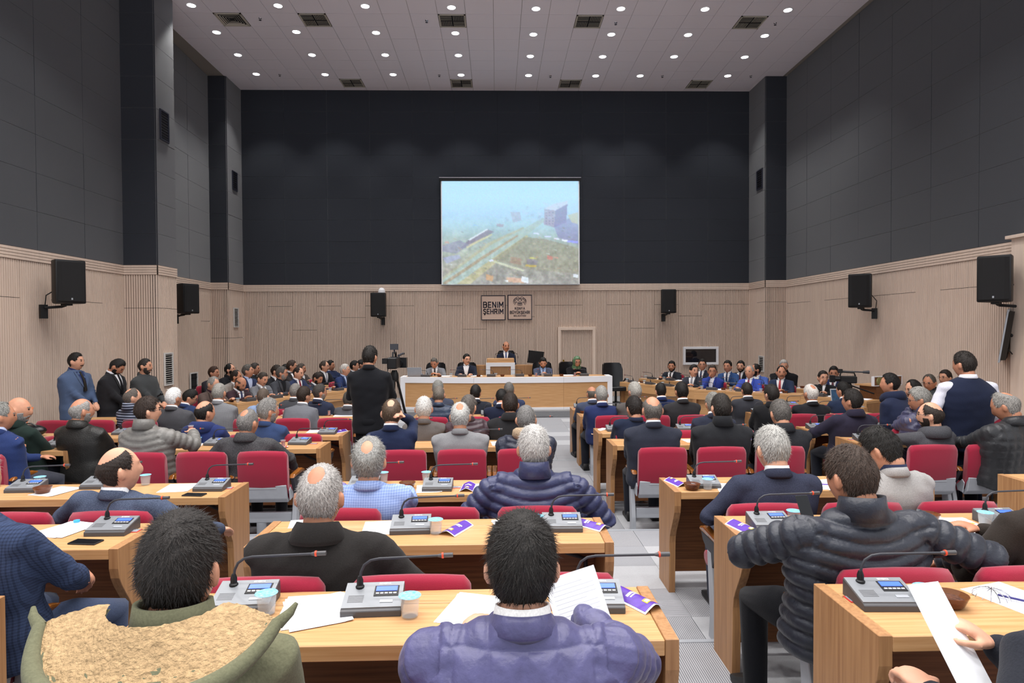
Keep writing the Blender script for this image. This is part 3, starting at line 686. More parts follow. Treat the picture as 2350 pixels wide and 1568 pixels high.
def hairmask(D, style):
    az = np.degrees(np.abs(np.arctan2(D[:, 0], D[:, 1]))); el = np.degrees(np.arcsin(np.clip(D[:, 2], -1, 1)))
    base = HL['recede'] if style in ('recede', 'crown', 'ring', 'ringhi') else HL['full']
    m = np.clip((el-np.interp(az, *base))/7, 0, 1)
    if style == 'crown': c, R = v3(0, -.5, .87), 21
    elif style == 'ring': c, R = v3(0, -.05, 1), 58
    elif style == 'ringhi': c, R = v3(0, -.32, .95), 42
    else: c = None
    if c is not None:
        ang = np.degrees(np.arccos(np.clip(D @ unit(c), -1, 1))); m = m*np.clip((ang-R)/22, 0, 1)**1.3
    return m
def shell_from(D, F, t, xf):
    P = headpts(D); N = unit_rows(P*np.array([1/.0775**2, 1/.098**2, 1/.122**2])); return xf(P+N*t[:, None]), F
def unit_rows(A): return A/(np.linalg.norm(A, axis=1)[:, None]+1e-9)
def loft(rings):
    """rings: (centre, ax, by, a, b, n)"""
    seg = 26; a = np.arange(seg)*2*PI/seg; V = []; F = []
    for c, ax, by, ra, rb, n in rings:
        ca, sa = np.cos(a), np.sin(a); V.append(c+np.outer(np.sign(ca)*abs(ca)**(2/n)*ra, ax)+np.outer(np.sign(sa)*abs(sa)**(2/n)*rb, by))
    V = np.concatenate(V)
    for i in range(len(rings)-1):
        for k in range(seg): F.append((i*seg+k, i*seg+(k+1) % seg, (i+1)*seg+(k+1) % seg, (i+1)*seg+k))
    F += [tuple(range(seg))[::-1], tuple(range((len(rings)-1)*seg, len(rings)*seg))]
    return V, F
def rtube(pts, r, seg=12):
    """round-ended tapered tube"""
    P = [np.array(p, float) for p in pts]; r = list(r)
    d0 = unit(P[0]-P[1]); d1 = unit(P[-1]-P[-2])
    pp = [P[0]+d0*r[0]*.92, P[0]+d0*r[0]*.6]+P+[P[-1]+d1*r[-1]*.6, P[-1]+d1*r[-1]*.92]
    rr = [r[0]*.38, r[0]*.8]+r+[r[-1]*.8, r[-1]*.38]
    return tube(pp, rr, seg)
def ik(Sh, T, l1, l2, pole):
    d = T-Sh; L = np.linalg.norm(d); L = min(L, (l1+l2)*.985); u = unit(d); T = Sh+u*L
    a = (l1*l1-l2*l2+L*L)/(2*L); h = math.sqrt(max(1e-6, l1*l1-a*a)); p = pole-u*(pole@u)
    return Sh+u*a+unit(p)*h, T
def hand_prims(wr, d, nrm, side, curl=.5, sc=1., rf=1.):
    """palm + five fingers: wr wrist, d pointing direction, nrm back-of-hand normal, side +1 right / -1 left (thumb side flips)"""
    d = unit(d); nrm = unit(nrm-d*(nrm@d)); s = np.cross(d, nrm)*side; out = []      # s: towards the little finger
    pc = wr+d*.05*sc; R = np.stack([s, d, nrm], 1); out.append(ellipsoid(pc, (.042*sc, .054*sc, .0165*sc*rf), R, 12, 8))
    for i, (o, L) in enumerate(zip((-.03, -.01, .01, .028), (.068, .078, .072, .056))):
        p = wr+d*(.088-.004*abs(i-1.3))*sc+s*o*sc; a = 0.; pts = [p-d*.02]; dd = d
        for k in range(3):
            a += curl*(.55+.25*k); dd = d*math.cos(a)-nrm*math.sin(a); p = p+dd*L*sc*(.42, .32, .26)[k]; pts.append(p)
        r = .0088*sc*rf; out.append(rtube(pts, [r*1.08, r, r*.95, r*.8], 8))
    t0 = wr+d*.028*sc-s*.03*sc; t1 = t0+unit(d*.75-s*.75-nrm*.35)*.045*sc; t2 = t1+unit(d*.95-s*.2-nrm*.5*curl)*.033*sc; t3 = t2+unit(d-nrm*.5*curl)*.022*sc
    out.append(rtube([t0, t1, t2, t3], [.013*sc, .0115*sc*rf, .0098*sc*rf, .008*sc*rf], 8)); return out
def joinprims(L):
    V = []; F = []; o = 0
    for v, f in L: V.append(np.asarray(v)); F += [tuple(i+o for i in q) for q in f]; o += len(v)
    return np.concatenate(V), F
def raw_obj(name, prims, m, parent, voxel, smooth, fin=None):
    V, F = joinprims(prims); me = bpy.data.meshes.new(name); me.from_pydata(V.tolist(), [], F)
    bm = bmesh.new(); bm.from_mesh(me); bmesh.ops.recalc_face_normals(bm, faces=bm.faces); bm.to_mesh(me); bm.free()
    o = link(name, me, parent)
    md = o.modifiers.new('r', 'REMESH'); md.mode = 'VOXEL'; md.voxel_size = voxel; md.use_smooth_shade = True
    if smooth: s = o.modifiers.new('s', 'SMOOTH'); s.factor = .5; s.iterations = smooth
    def done(ob, me2):
        me2.materials.clear(); me2.materials.append(m); me2.shade_smooth()
        if fin:
            n = len(me2.vertices); co = np.empty(n*3); me2.vertices.foreach_get('co', co); no = np.empty(n*3); me2.vertices.foreach_get('normal', no)
            c = fin(co.reshape(-1, 3), no.reshape(-1, 3)); me2.vertices.foreach_set('co', np.ascontiguousarray(c).ravel()); me2.update()
    PENDING.append(('mesh', o, done)); return o
def npmesh(name, V, F, m, parent, smooth=True):
    me = bpy.data.meshes.new(name); me.from_pydata(np.asarray(V).tolist(), [], F); me.materials.append(m)
    if smooth: me.shade_smooth()
    return link(name, me, parent)
def wrink(P, seed, f, amp):
    g = np.random.default_rng(seed); d = np.zeros(len(P))
    for i in range(7):
        k = g.normal(size=3)*f*np.array([1, 1, 1.5]); d += np.sin(P @ k+g.random()*6.28+1.3*np.sin(P @ (g.normal(size=3)*f*.6)))
    return d/7*amp
def skinm(tone): return mat('skin_'+tone, tone, .5, var=.08, vscale=25, spec=.35)
def hairm(c, gray=0):
    return mat('hair_%s' % c, c, .55, var=.45, vscale=160, stretch=(1, 1, .35), spec=.35, bump=.5, bscale=240, bstretch=(1, 1, .3))
PID = 0
PERSONS = []
SK = ['#c58f73', '#bd866b', '#cf9b80', '#b57e62']
def clothm(kind, c, kw):
    pc = kw.get('pcol'); key = 'cloth_%s_%s_%s' % (kind, c, pc)
    if kind in ('puff', 'grid'): return mat(key, c, .42, var=.12, vscale=30, bump=.25, bscale=60, sheen=.1, spec=.5)
    if kind == 'leather': return mat(key, c, .38, var=.2, vscale=14, bump=.5, bscale=120)
    if kind == 'plaid': return mat(key, c, .9, var=.12, vscale=200, pattern='plaid', pscale=kw.get('ps', 14), pcol=pc, spec=.15)
    if kind == 'stripe': return mat(key, c, .6, var=.1, vscale=60, pattern='Z', pscale=kw.get('ps', 14), pcol=pc, spec=.3)
    if kind == 'tweed': return mat(key, c, .95, var=.5, vscale=260, col2=pc, spec=.1, bump=.3, bscale=260)
    return mat(key, c, .9, var=.12, vscale=160, bump=.18, bscale=200, sheen=.06, spec=.15)
def person(px, py, Y, fz, label, coat=('suit', '#26262c'), hair=('full', '#17130f', .012), th=0., hy=0., hp=0., lx=0., ny=.07, stand=False, arms=('lap', 'lap'),
           face=False, shirt='#e8e8ea', tie=None, skin=None, hs=1.04, wide=1., collar='suit', beard=None, glasses=False, trou='#20222a', legs=True, ppl='people seated in the hall', fat=1., hands=True, curl=.6, sleeves=None, name='person', pelvis=None, lapel=True, roll=0., headon=True, **kw):
    """px, py: where the middle of the head shows; Y: distance into the hall; fz: floor height; th: body turn (deg, + = left)"""
    global PID
    PID += 1; sd = PID; g = np.random.default_rng(sd)
    hw = aty(px, py, Y); a = math.radians(th); hc = hw[2]-fz
    R2 = np.array([[math.cos(a), -math.sin(a)], [math.sin(a), math.cos(a)]])
    base = hw[:2]-R2 @ np.array([lx, ny]); root_loc = (base[0], base[1], fz)
    wide *= 1.07; near = Y < 2.2; mid = Y < 4.6; fmid = Y < 8.3
    vb = .0072 if near else .0092 if mid else .0125 if fmid else .0165
    vj = kw['vox'] if 'vox' in kw else .0105 if near else .013 if mid else .0165 if fmid else .0215
    s = hc/1.63 if stand else 1.
    N = v3(lx, ny-.03, hc-.1*hs); H = v3(lx, ny, hc)
    Rh = rotm('Z', math.radians(hy)) @ rotm('Y', math.radians(roll)) @ rotm('X', math.radians(hp)); piv = v3(0, -.02, -.07)*hs
    H = H+piv-Rh @ piv
    def xf(P): return (np.asarray(P)*hs) @ Rh.T+H
    sk = skinm(skin or SK[sd % 4]); hm = hairm(hair[1])
    # ---- torso frame
    if stand: P0 = v3(0, 0, .80*s); Pw = v3(lx*.3, ny*.2+.0, 1.08*s); P0z = .78*s
    else: P0 = v3(0, -.03, .47); Pw = v3(lx*.25, -.05+ny*.15, .70)
    N0 = N+v3(0, 0, -.015)
    def spine(t):
        t = np.asarray(t)[..., None]; c1 = Pw; return (1-t)**2*P0+2*t*(1-t)*c1+t*t*N0
    ts = np.array([0, .12, .28, .45, .6, .74, .84, .91, .96, 1.])
    Wd = np.array([.185, .192, .19, .192, .205, .214, .205, .178, .122, .072])*wide; Dp = np.array([.13, .135, .132, .13, .135, .132, .116, .094, .076, .064])*fat
    if not stand: Wd[:3] *= 1.05; Dp[:3] *= 1.15
    sw = 1.06 if coat[0] in ('puff', 'grid', 'coat', 'hood', 'leather') else 1.
    Wd = Wd*sw; Dp = Dp*(sw*1.02)
    C = spine(ts); T = unit_rows(np.gradient(C, axis=0)); ax = v3(1, 0, 0)
    rings = []
    for i in range(len(ts)):
        x_ = unit(ax-T[i]*(ax@T[i])); y_ = np.cross(T[i], x_); rings.append((C[i], x_, y_, Wd[i], Dp[i], 2.5 if i < 7 else 2.1))
    torso = loft(rings)
    ti = spine(np.array(.885)); xs_ = rings[7][1]
    SH = {q: ti+xs_*q*.175*wide*sw+v3(0, -.005, -.012) for q in (-1, 1)}
    l1, l2 = .285*(s if stand else 1), .25*(s if stand else 1); LIMB = {}
    for q, sp in zip((-1, 1), arms):
        pole = v3(q*.5, -.5, -.75)
        if isinstance(sp, str):
            T_ = {'lap': v3(q*.13, .3, .62), 'desk': v3(q*.16, .40, .815), 'deskin': v3(q*.06, .38, .825), 'cross': v3(-q*.1, .22, .80+.04*q), 'side': SH[q]+v3(q*.06, .06, -.52), 'front': v3(q*.045, .31, .93*s), 'hip': v3(q*.2, .1, .98*s), 'rest': v3(q*.3, .12, .70), 'chin': H+v3(q*.03, .11, -.12), 'ear': H+v3(q*.1, .02, -.03), 'cam': v3(q*.16, .33, 1.2*s)}[sp]
            if sp == 'hip': pole = v3(q*1., -.5, -.1)
            if sp in ('front',): pole = v3(q*.8, -.5, -.3)
            if sp in ('chin', 'ear'): pole = v3(q*.5, .1, -1.)
            if sp == 'rest': pole = v3(q*.8, -.6, -.3)
        elif len(sp) == 2: T_, pole = v3(*sp[0]), v3(*sp[1])
        else: T_ = v3(*sp)
        E_, T_ = ik(SH[q], T_, l1, l2, pole); LIMB[q] = (SH[q], E_, T_)
    # ---- body (one continuous skin mesh)
    prims = []
    if headon:
        D, F = sphere_dirs(44 if mid else 30, 32 if mid else 22); prims.append((xf(headpts(D)), F))
        for q in (-1, 1):
            Re = rotm('Z', q*.62) @ rotm('X', .15); E = ellipsoid((q*.083, -.012, -.006), (.0105, .02, .034), Re, 12, 10); prims.append((xf(E[0]), E[1]))
        nk0 = xf(v3(0, -.028, -.075)[None])[0]; prims.append(rtube([N+v3(0, .004, -.05), N+v3(0, -.004, .015), nk0, nk0*.7+H*.3], [.048, .056*hs, .055*hs, .05*hs], 16))
    prims.append(rtube([spine(np.array(.25)), spine(np.array(.5)), spine(np.array(.8)), N+v3(0, 0, -.02)], [.07, .072, .068, .045], 12))
    for q in (-1, 1):
        A, B, C_ = LIMB[q]; prims.append(rtube([spine(np.array(.82)), A, A*.5+B*.5, B, B*.5+C_*.5, C_], [.05, .045, .04, .034, .03, .026], 10))
        if hands:
            dd = unit(C_-B); up = v3(0, 0, 1.) if abs(dd[2]) < .75 else v3(q*.9, .4, 0)
            if kw.get('palm_in'): up = v3(q*1., 0, .2)
            hd = dd if not (isinstance(arms[0 if q < 0 else 1], str) and arms[0 if q < 0 else 1] in ('desk', 'deskin', 'lap')) else unit(dd+v3(-q*.25, .3, .05))
            prims += hand_prims(C_+dd*.005, hd, up, q, curl, 1.0, 1. if fmid else 1.25)
    root = raw_obj(name, prims, sk, None, vb, 1); root.location = root_loc; root.rotation_euler = (0, 0, a)
    tag(root, label, 'person', ppl)
    # ---- coat
    kind, cc = coat[0], coat[1]; ckw = coat[2] if len(coat) > 2 else {}; cm = clothm(kind, cc, ckw)
    thick = {'puff': 1.22, 'grid': 1.15, 'hood': 1.15, 'coat': 1.12, 'leather': 1.12}.get(kind, 1.)
    armp = []
    for q in (-1, 1):
        A, B, C_ = LIMB[q]; dd = unit(C_-B)
        armp.append(rtube([A+v3(-q*.05, 0, .0), A, A*.55+B*.45, B, B*.45+C_*.55, C_-dd*.012], [.075*thick**.5, .073*thick**.5, .062*thick, .056*thick, .05*thick, .041*thick], 14))
    cp = [torso]
    if stand: cp.append(loft([(P0+v3(0, 0, dz*s), v3(1, 0, 0), v3(0, 1, 0), w_*wide, d_*fat, 2.4) for dz, w_, d_ in ((-.06, .188, .135), (0, .19, .138), (.06, .19, .136))]))
    segs = [(P0, Pw*.5+N*.5, 0), (Pw*.5+N*.5, N, 0)]
    def cfin(P, Nn, kind=kind, L=dict(LIMB), sd=sd):
        d = wrink(P, sd, 9, .009)+wrink(P, sd+50, 24, .0045)+.004*np.sin(P[:, 2]*34+3*np.sin(P[:, 0]*6+sd))*np.exp(-((P[:, 2]-P0[2]-.12)/.14)**2)
        # cloth gathers in folds towards the inside of the elbows
        for q in (-1, 1):
            A, B, C_ = L[q]; r = np.linalg.norm(P-B, axis=1); d = d+.007*np.sin((P @ unit(C_-A))*90+2*np.sin(P[:, 2]*30))*np.exp(-(r/.09)**2)
        if kind in ('puff', 'grid', 'stripe'):
            best = np.full(len(P), 9.); sc = np.zeros(len(P)); arm = np.zeros(len(P), bool)
            for q in (-1, 1):
                for a0, a1, off in ((L[q][0], L[q][1], 0), (L[q][1], L[q][2], .285)):
                    ab = a1-a0; tt = np.clip(((P-a0) @ ab)/(ab@ab), 0, 1); r = np.linalg.norm(P-(a0+tt[:, None]*ab), axis=1)/.065; m = r < best
                    best = np.where(m, r, best); sc = np.where(m, off+tt*np.linalg.norm(ab), sc)
            arm = (best < 1.2) & (abs(P[:, 0]-(P[:, 2]-P0[2])/(N[2]-P0[2]+1e-6)*lx) > .165*wide)
            co = np.where(arm, sc, P[:, 2]+(.03*np.cos(P[:, 0]*9) if kind == 'puff' else 0)); band = .062 if kind == 'puff' else .085
            q_ = abs(np.sin(PI*co/band))**.6
            if kind == 'grid': q_ = np.minimum(q_, np.where(arm, 1, abs(np.sin(PI*(P[:, 0]-lx)/.085))**.6))
            d = d+(q_-.6)*(.018 if kind == 'puff' else .013)
        return P+Nn*d[:, None]
    if sleeves:                                                     # sleeveless vest over a shirt
        raw_obj('vest', cp, cm, root, vj, 4, cfin); raw_obj('shirt_sleeves', armp, clothm('shirt', sleeves, {}), root, vj, 3, lambda P, Nn: P+Nn*(wrink(P, sd, 18, .010)+wrink(P, sd+9, 40, .004))[:, None])
    else: raw_obj({'suit': 'suit_jacket', 'plaid': 'suit_jacket', 'puff': 'padded_jacket', 'grid': 'quilted_jacket', 'sweat': 'sweater'}.get(kind, 'jacket'), cp+armp, cm, root, vj, 4 if vj < .015 else 3, cfin)
    # ---- collars
    def band(name, prof, m, span=150., drop=.10, rxy=(1., .95), tilt=0., seg=28):
        V = []; F = []; n = len(prof)
        for k in range(seg+1):
            ph = math.radians(-span+2*span*k/seg); fr = max(0, -math.cos(ph)); fr = (abs(ph)/PI)**2.2
            for r, z in prof: V.append(N+v3(r*rxy[0]*math.sin(ph), -r*rxy[1]*math.cos(ph)-.012+.02*fr, z-drop*fr+.005))
        for k in range(seg):
            for i in range(n): F.append((k*n+i, k*n+(i+1) % n, (k+1)*n+(i+1) % n, (k+1)*n+i))
        F += [tuple(range(n)), tuple(range(seg*n, seg*n+n))[::-1]]; return npmesh(name, V, F, m, root)
    if collar in ('suit', 'polo'):
        band('jacket_collar', [(.076, -.045), (.067, -.008), (.065, .013), (.071, .018), (.079, .0), (.09, -.026)], cm)
        if shirt and collar == 'suit': band('shirt_collar', [(.066, -.02), (.0615, .031), (.067, .033), (.071, .012), (.076, -.015)], clothm('shirt', shirt, {}), 165, .06)
    elif collar == 'high': band('standing_collar', [(.086, -.05), (.074, .015), (.076, .05), (.087, .053), (.093, .015), (.106, -.045)], cm, 165, .05)
    elif collar == 'fold': band('folded_collar', [(.084, -.05), (.073, .0), (.071, .032), (.083, .038), (.1, .01), (.116, -.03), (.108, -.05)], cm, 150, .09)
    elif collar == 'crew': band('neckband', [(.077, -.03), (.068, .012), (.074, .018), (.084, -.02)], clothm('shirt', shirt, {}) if shirt else cm, 179, .03)
    elif collar == 'hood':
        band('hood', [(.08, -.04), (.08, .015), (.1, .03), (.13, .012), (.15, -.03), (.145, -.08), (.1, -.1)], cm, 140, .07, (1, .95))
    elif collar == 'fur': band('fur_collar', [(.085, -.05), (.08, .03), (.1, .06), (.13, .04), (.14, -.01), (.12, -.05)], mat('fur_tan', '#b19a7f', .95, var=.25, vscale=90, bump=1., bscale=140), 150, .08)
    # ---- shirt front, tie, lapels
    if face and collar == 'suit':
        def yf(x, z):
            zc = C[:, 2]; cx, cyy = np.interp(z, zc, C[:, 0]), np.interp(z, zc, C[:, 1]); A_, B_ = np.interp(z, zc, Wd), np.interp(z, zc, Dp)
            return cyy+B_*max(.0, 1-min(.98, abs(x-cx)/A_)**2.5)**.4, cx
        zt_, zb = N[2]-.035, N[2]-(.34 if tie or not kw.get('shortv') else .2)
        def strip(name, f0, f1, off, m, rows=9, cols=6):
            V = []; F = []
            for i in range(rows):
                u_ = i/(rows-1); z = zt_+(zb-zt_)*u_
                for k in range(cols):
                    x0, x1 = f0(u_), f1(u_); x = x0+(x1-x0)*k/(cols-1); y, cx = yf(x, z); V.append((x, y+off, z))
            n = len(V); V += [(x, y-.03, z) for x, y, z in V]
            for i in range(rows-1):
                for k in range(cols-1): q = i*cols+k; F.append((q, q+1, q+cols+1, q+cols)); F.append((n+q, n+q+cols, n+q+cols+1, n+q+1))
            for i in range(rows-1):
                for k in (0, cols-1): q = i*cols+k; F.append((q, q+cols, n+q+cols, n+q))
            npmesh(name, V, F, m, root)
        cxm = lx*.85
        strip('shirt_front', lambda u_: cxm-.075*(1-u_)**.8-.004, lambda u_: cxm+.075*(1-u_)**.8+.004, .007, clothm('shirt', shirt or cc, {}))
        if tie: strip('tie', lambda u_: cxm-.017-.016*u_, lambda u_: cxm+.017+.016*u_, .014, mat('tie_'+tie, tie, .5, var=.2, vscale=60), 9, 4)
        if lapel:
            for q in (-1, 1): strip('lapel', lambda u_: cxm+q*(.075*(1-u_)**.8+.002), lambda u_: cxm+q*(.075*(1-u_)**.8+.05*math.sin(PI*min(1, u_*1.1+.12))**.7), .013, cm, 9, 4)
    # ---- trousers and shoes
    if legs:
        tm = clothm('trousers', trou, {}); pr = []
        for q in (-1, 1):
            if stand: pts = [v3(q*.09, 0, .86*s), v3(q*.1, .01, .48*s), v3(q*.11, -.01, .07)]; rr = [.1, .075, .06]
            else: kx, ky = q*(.13 if not kw.get('spread') else .2), .40; pts = [v3(q*.09, -.02, .535), v3(kx*.9, ky*.55, .545), v3(kx, ky, .50), v3(kx, ky-.01, .28), v3(kx, ky-.02+kw.get('foot', 0), .08)]; rr = [.105, .09, .072, .062, .056]
            pr.append(rtube(pts, rr, 12)); fx, fy = pts[-1][0], pts[-1][1]
            sh = MB(); sh.prism([(fy-.08, 0), (fy+.19, 0), (fy+.2, .035), (fy+.12, .06), (fy+.04, .1), (fy-.06, .1), (fy-.085, .04)], fx-.042, fx+.042); sh.build('shoe', M_BLK, root, bevel=.015, seg=2, smooth=50)
        pr.append(ellipsoid((0, -.01, .54 if not stand else .88*s), (.18*wide, .14, .11)))
        V, F = joinprims(pr); npmesh('trousers', V, F, tm, root)
    INFO = dict(N=N, H=H, LIMB=LIMB, fz=fz)
    if not headon: return root, INFO
    # ---- hair
    st, hcol, tk = hair[:3]
    if st == 'scarf':
        D, F = sphere_dirs(36, 26); az = np.abs(np.degrees(np.arctan2(D[:, 0], D[:, 1]))); el = np.degrees(np.arcsin(D[:, 2]))
        t = np.where((az < 42) & (el < 40) & (el > -75), -.02, .016)+.003*np.sin(D[:, 2]*18+D[:, 0]*6); V, F = shell_from(D, F, t, xf); scm = mat('green_silk_scarf', '#4f6b4c', .5, var=.15, vscale=12)
        npmesh('headscarf', V, F, scm, root); band('scarf_drape', [(.07, .06), (.075, .075), (.1, .02), (.13, -.05), (.12, -.07), (.09, -.02)], scm, 178, .02)
    elif st != 'bald':
        D, F = sphere_dirs(84 if mid else 44 if fmid else 30, 60 if mid else 30 if fmid else 20); jit = .12*np.sin(D @ g.normal(size=3)*14)+.1*np.sin(D @ g.normal(size=3)*25)
        m = hairmask(unit_rows(D+jit[:, None]*.05), st); top = np.clip(D[:, 2], 0, 1)
        t = np.where(m > .02, m*(tk*(.42+.75*top)+.0015*np.sin(D @ g.normal(size=3)*22)+.0008), -.007)
        V, F = shell_from(D, F, t, xf)
        # short strands lying along the scalp
        ns = 5200 if near else 3600 if mid else 1300 if fmid else 420
        Q = unit_rows(g.normal(size=(ns*2, 3))); mq = hairmask(Q, st); Q = Q[mq > .25+.5*g.random(len(Q))][:ns]; mq = hairmask(Q, st)
        cr = unit(v3(.1, -.45, .9)); fl = unit_rows(np.cross(np.cross(np.tile(cr, (len(Q), 1)), Q), Q)*-1); fl = unit_rows(fl*-1)
        fl = np.where(((fl*(Q-cr)).sum(1) < 0)[:, None], -fl, fl); fl = unit_rows(fl+g.normal(size=fl.shape)*.28)
        B0 = headpts(Q); Nq = unit_rows(B0*np.array([1/.0775**2, 1/.098**2, 1/.122**2])); B0 = B0+Nq*(tk*(.42+.75*np.clip(Q[:, 2:3], 0, 1))*mq[:, None]-.001)
        Ls = (.014+tk*.8)*(.6+.7*g.random(len(Q)))[:, None]; tip = B0+fl*Ls+Nq*(.001+.0025*g.random(len(Q)))[:, None]-Nq*Ls*.12; sd_ = unit_rows(np.cross(fl, Nq))*(.0011 if near else .0015 if mid else .0025)
        tri = np.stack([xf(B0-sd_), xf(B0+sd_), xf(tip)], 1).reshape(-1, 3); o = len(V)
        npmesh('hair', np.concatenate([V, tri]), F+[(o+3*i, o+3*i+1, o+3*i+2) for i in range(len(Q))], hm, root)
    if face:
        D, F = ellipsoid((0, 0, 0), (.0135, .008, .0075), None, 8, 6)
        npmesh('eyes', xf(np.concatenate([D+v3(-.031, .083, .014), D+v3(.031, .083, .014)])), F+[tuple(i+len(D) for i in q) for q in F], mat('eye_dark', '#241a16', .3), root)
        D, F = sphere_dirs(26, 24); P = headpts(D); m = np.exp(-((abs(P[:, 0])-.032)/.017)**4-((P[:, 2]-.034)/.0055)**2)*(P[:, 1] > .04); V, F = shell_from(D, F, np.where(m > .3, .004, -.012), xf)
        npmesh('eyebrows', V, F, hairm(hair[1] if hair[0] != 'scarf' else '#1a1410'), root)
    if beard:
        D, F = sphere_dirs(48, 48); P = headpts(D); kindb, bc = beard
        if kindb == 'full': m = (((P[:, 2] < -.078) & (P[:, 1] > .0) | (abs(P[:, 0]) > .046) & (P[:, 2] < -.012) & (P[:, 1] > -.006) & (P[:, 1] < .05) | (abs(P[:, 0]) < .034) & (abs(P[:, 2]+.0515) < .007) & (P[:, 1] > .04) | (abs(P[:, 0]) > .03) & (P[:, 2] < -.052) & (P[:, 1] > 0)))*1.
        else: m = ((abs(P[:, 0]) < .034) & (abs(P[:, 2]+.0515) < .007) & (P[:, 1] > .04))*1.
        V, F = shell_from(D, F, np.where(m > .5, .0035, -.01), xf); npmesh('beard' if kindb == 'full' else 'moustache', V, F, hairm(bc), root)
    if glasses:
        b = MB()
        for q in (-1, 1):
            b.tube([xf(v3(q*.033+.024*math.cos(k*PI/6), .099, .012+.018*math.sin(k*PI/6))[None])[0] for k in range(13)], .0016, 5, cap=False)
            b.tube([xf(v3(*p)[None])[0] for p in ((q*.057, .097, .018), (q*.077, .06, .016), (q*.083, -.01, .012))], .002, 5)
        b.tube([xf(v3(*p)[None])[0] for p in ((-.009, .1, .016), (.009, .1, .016))], .0016, 5); b.build('glasses', M_DKP, root)
    return root, INFO
F_ = {k: v[1] for k, v in ROWS.items()}
HY = dict(A=1.6, B=2.66, C=3.87, D=6.25, E=7.32, F=8.93, G=10.0)
BK = '#14110f'; DB = '#241a14'; GY = '#7a7974'; LG = '#a6a5a1'; WH = '#d2cfc9'; DG = '#45433f'
def R(row, px, py, label, coat, hair, dy=0., **kw):
    Y = HY[row]+dy; ny = float(np.clip(Y-(ROWS[row][0]+SEATY[row]+.035), -.1, .25))
    kw.setdefault('ny', ny); return person(px, py, Y, F_[row], label, coat, hair, **kw)
full = lambda c=BK, t=.013: ('full', c, t)
rec = lambda c=BK, t=.011: ('recede', c, t)
# centre block, seen from behind
OL, OLI = R('A', 415, 1308, 'person in olive parka with fleece-lined hood, nearest row', ('hood', '#666650'), full('#1f1a17', .015), collar='high', hs=1.07, wide=1.14, arms=('lap', 'lap'), shirt=None)
PU, PUI = R('A', 1197, 1303, 'person in purple quilted jacket holding up a sheet, nearest row', ('grid', '#4b4970'), full('#191512', .02), shirt='#d8d6d4', hs=.99, wide=1.12, vox=.0062, arms=('desk', ((.2, .4, .86), (.8, -.3, -.5))), collar='suit')
R('B', 735, 1143, 'person in heavy black wool coat, second row of the centre block', ('coat', '#262423'), ('crown', '#97938f', .007), collar='fold', wide=1.15, hs=1.1, hy=-4, arms=('lap', 'rest'))
R('C', 848, 1060, 'person in light blue checked blazer, third row of the centre block', ('plaid', '#7d92c4', dict(pcol='#9fb2da', ps=22)), ('crown', '#82817d', .016), collar='suit', hs=1.12, shirt=None, hp=8, arms=('desk', 'desk'))
R('C', 1225, 1032, 'person in navy padded jacket with high collar, third row of the centre block', ('puff', '#2a2f52'), full('#aeaba7', .014), collar='high', hs=1.1, wide=1.2, arms=('rest', 'rest'), vox=.009)
R('D', 899, 950, 'person in navy suit raising a hand to the ear, beside the cameraman', ('suit', '#1f2740'), ('crown', '#4a3a2c', .008), hs=1.14, shirt='#d9dce2', arms=('lap', 'ear'))
R('D', 1056, 958, 'person in plain mid-grey blazer, fourth row of the centre block', ('suit', '#7c7c7e'), ('crown', LG, .010), hs=1.14, wide=1.18, shirt=None)
R('D', 1207, 965, 'person in navy padded coat with tan fur collar, fourth row', ('puff', '#1d2133'), full('#6d6b69', .008), hs=1.14, collar='fur', wide=1.12)
R('E', 973, 940, 'person with white hair in brown-grey jacket, fifth row of the centre block', ('suit', '#5b5654'), full('#bdbab6', .010), hs=1.14, collar='suit', shirt=None)
R('E', 1074, 935, 'person in dark maroon padded jacket, fifth row of the centre block', ('puff', '#3c2b32'), full('#5a544f', .013), hs=1.08, hy=-20, collar='polo')
R('E', 1171, 930, 'person in black coat, fifth row of the centre block by the aisle', ('coat', '#232325'), full(DB, .010), hs=1.1, collar='fold')
R('F', 1007, 908, 'person in blue quilted puffer, sixth row of the centre block', ('grid', '#27344a'), rec('#6a635b', .006), hs=1.04, collar='polo')
R('F', 1151, 912, 'person in navy suit with white shirt collar bowing the head, sixth row', ('suit', '#1c2133'), full(BK), hs=1.0, hp=-25)
R('G', 1005, 893, 'person with grey hair in slate suit, front row of the centre block', ('suit', '#3c4150'), full(GY), hs=1.05)
R('G', 1091, 903, 'person with curly black hair in dark suit, front row of the centre block', ('suit', '#23262f'), full(BK, .016), hs=1.0, hy=-10)
R('G', 1168, 896, 'person in blue-grey suit with short grey hair, front row of the centre block', ('suit', '#2f3750'), full('#5f5c58', .008), hs=1.0)
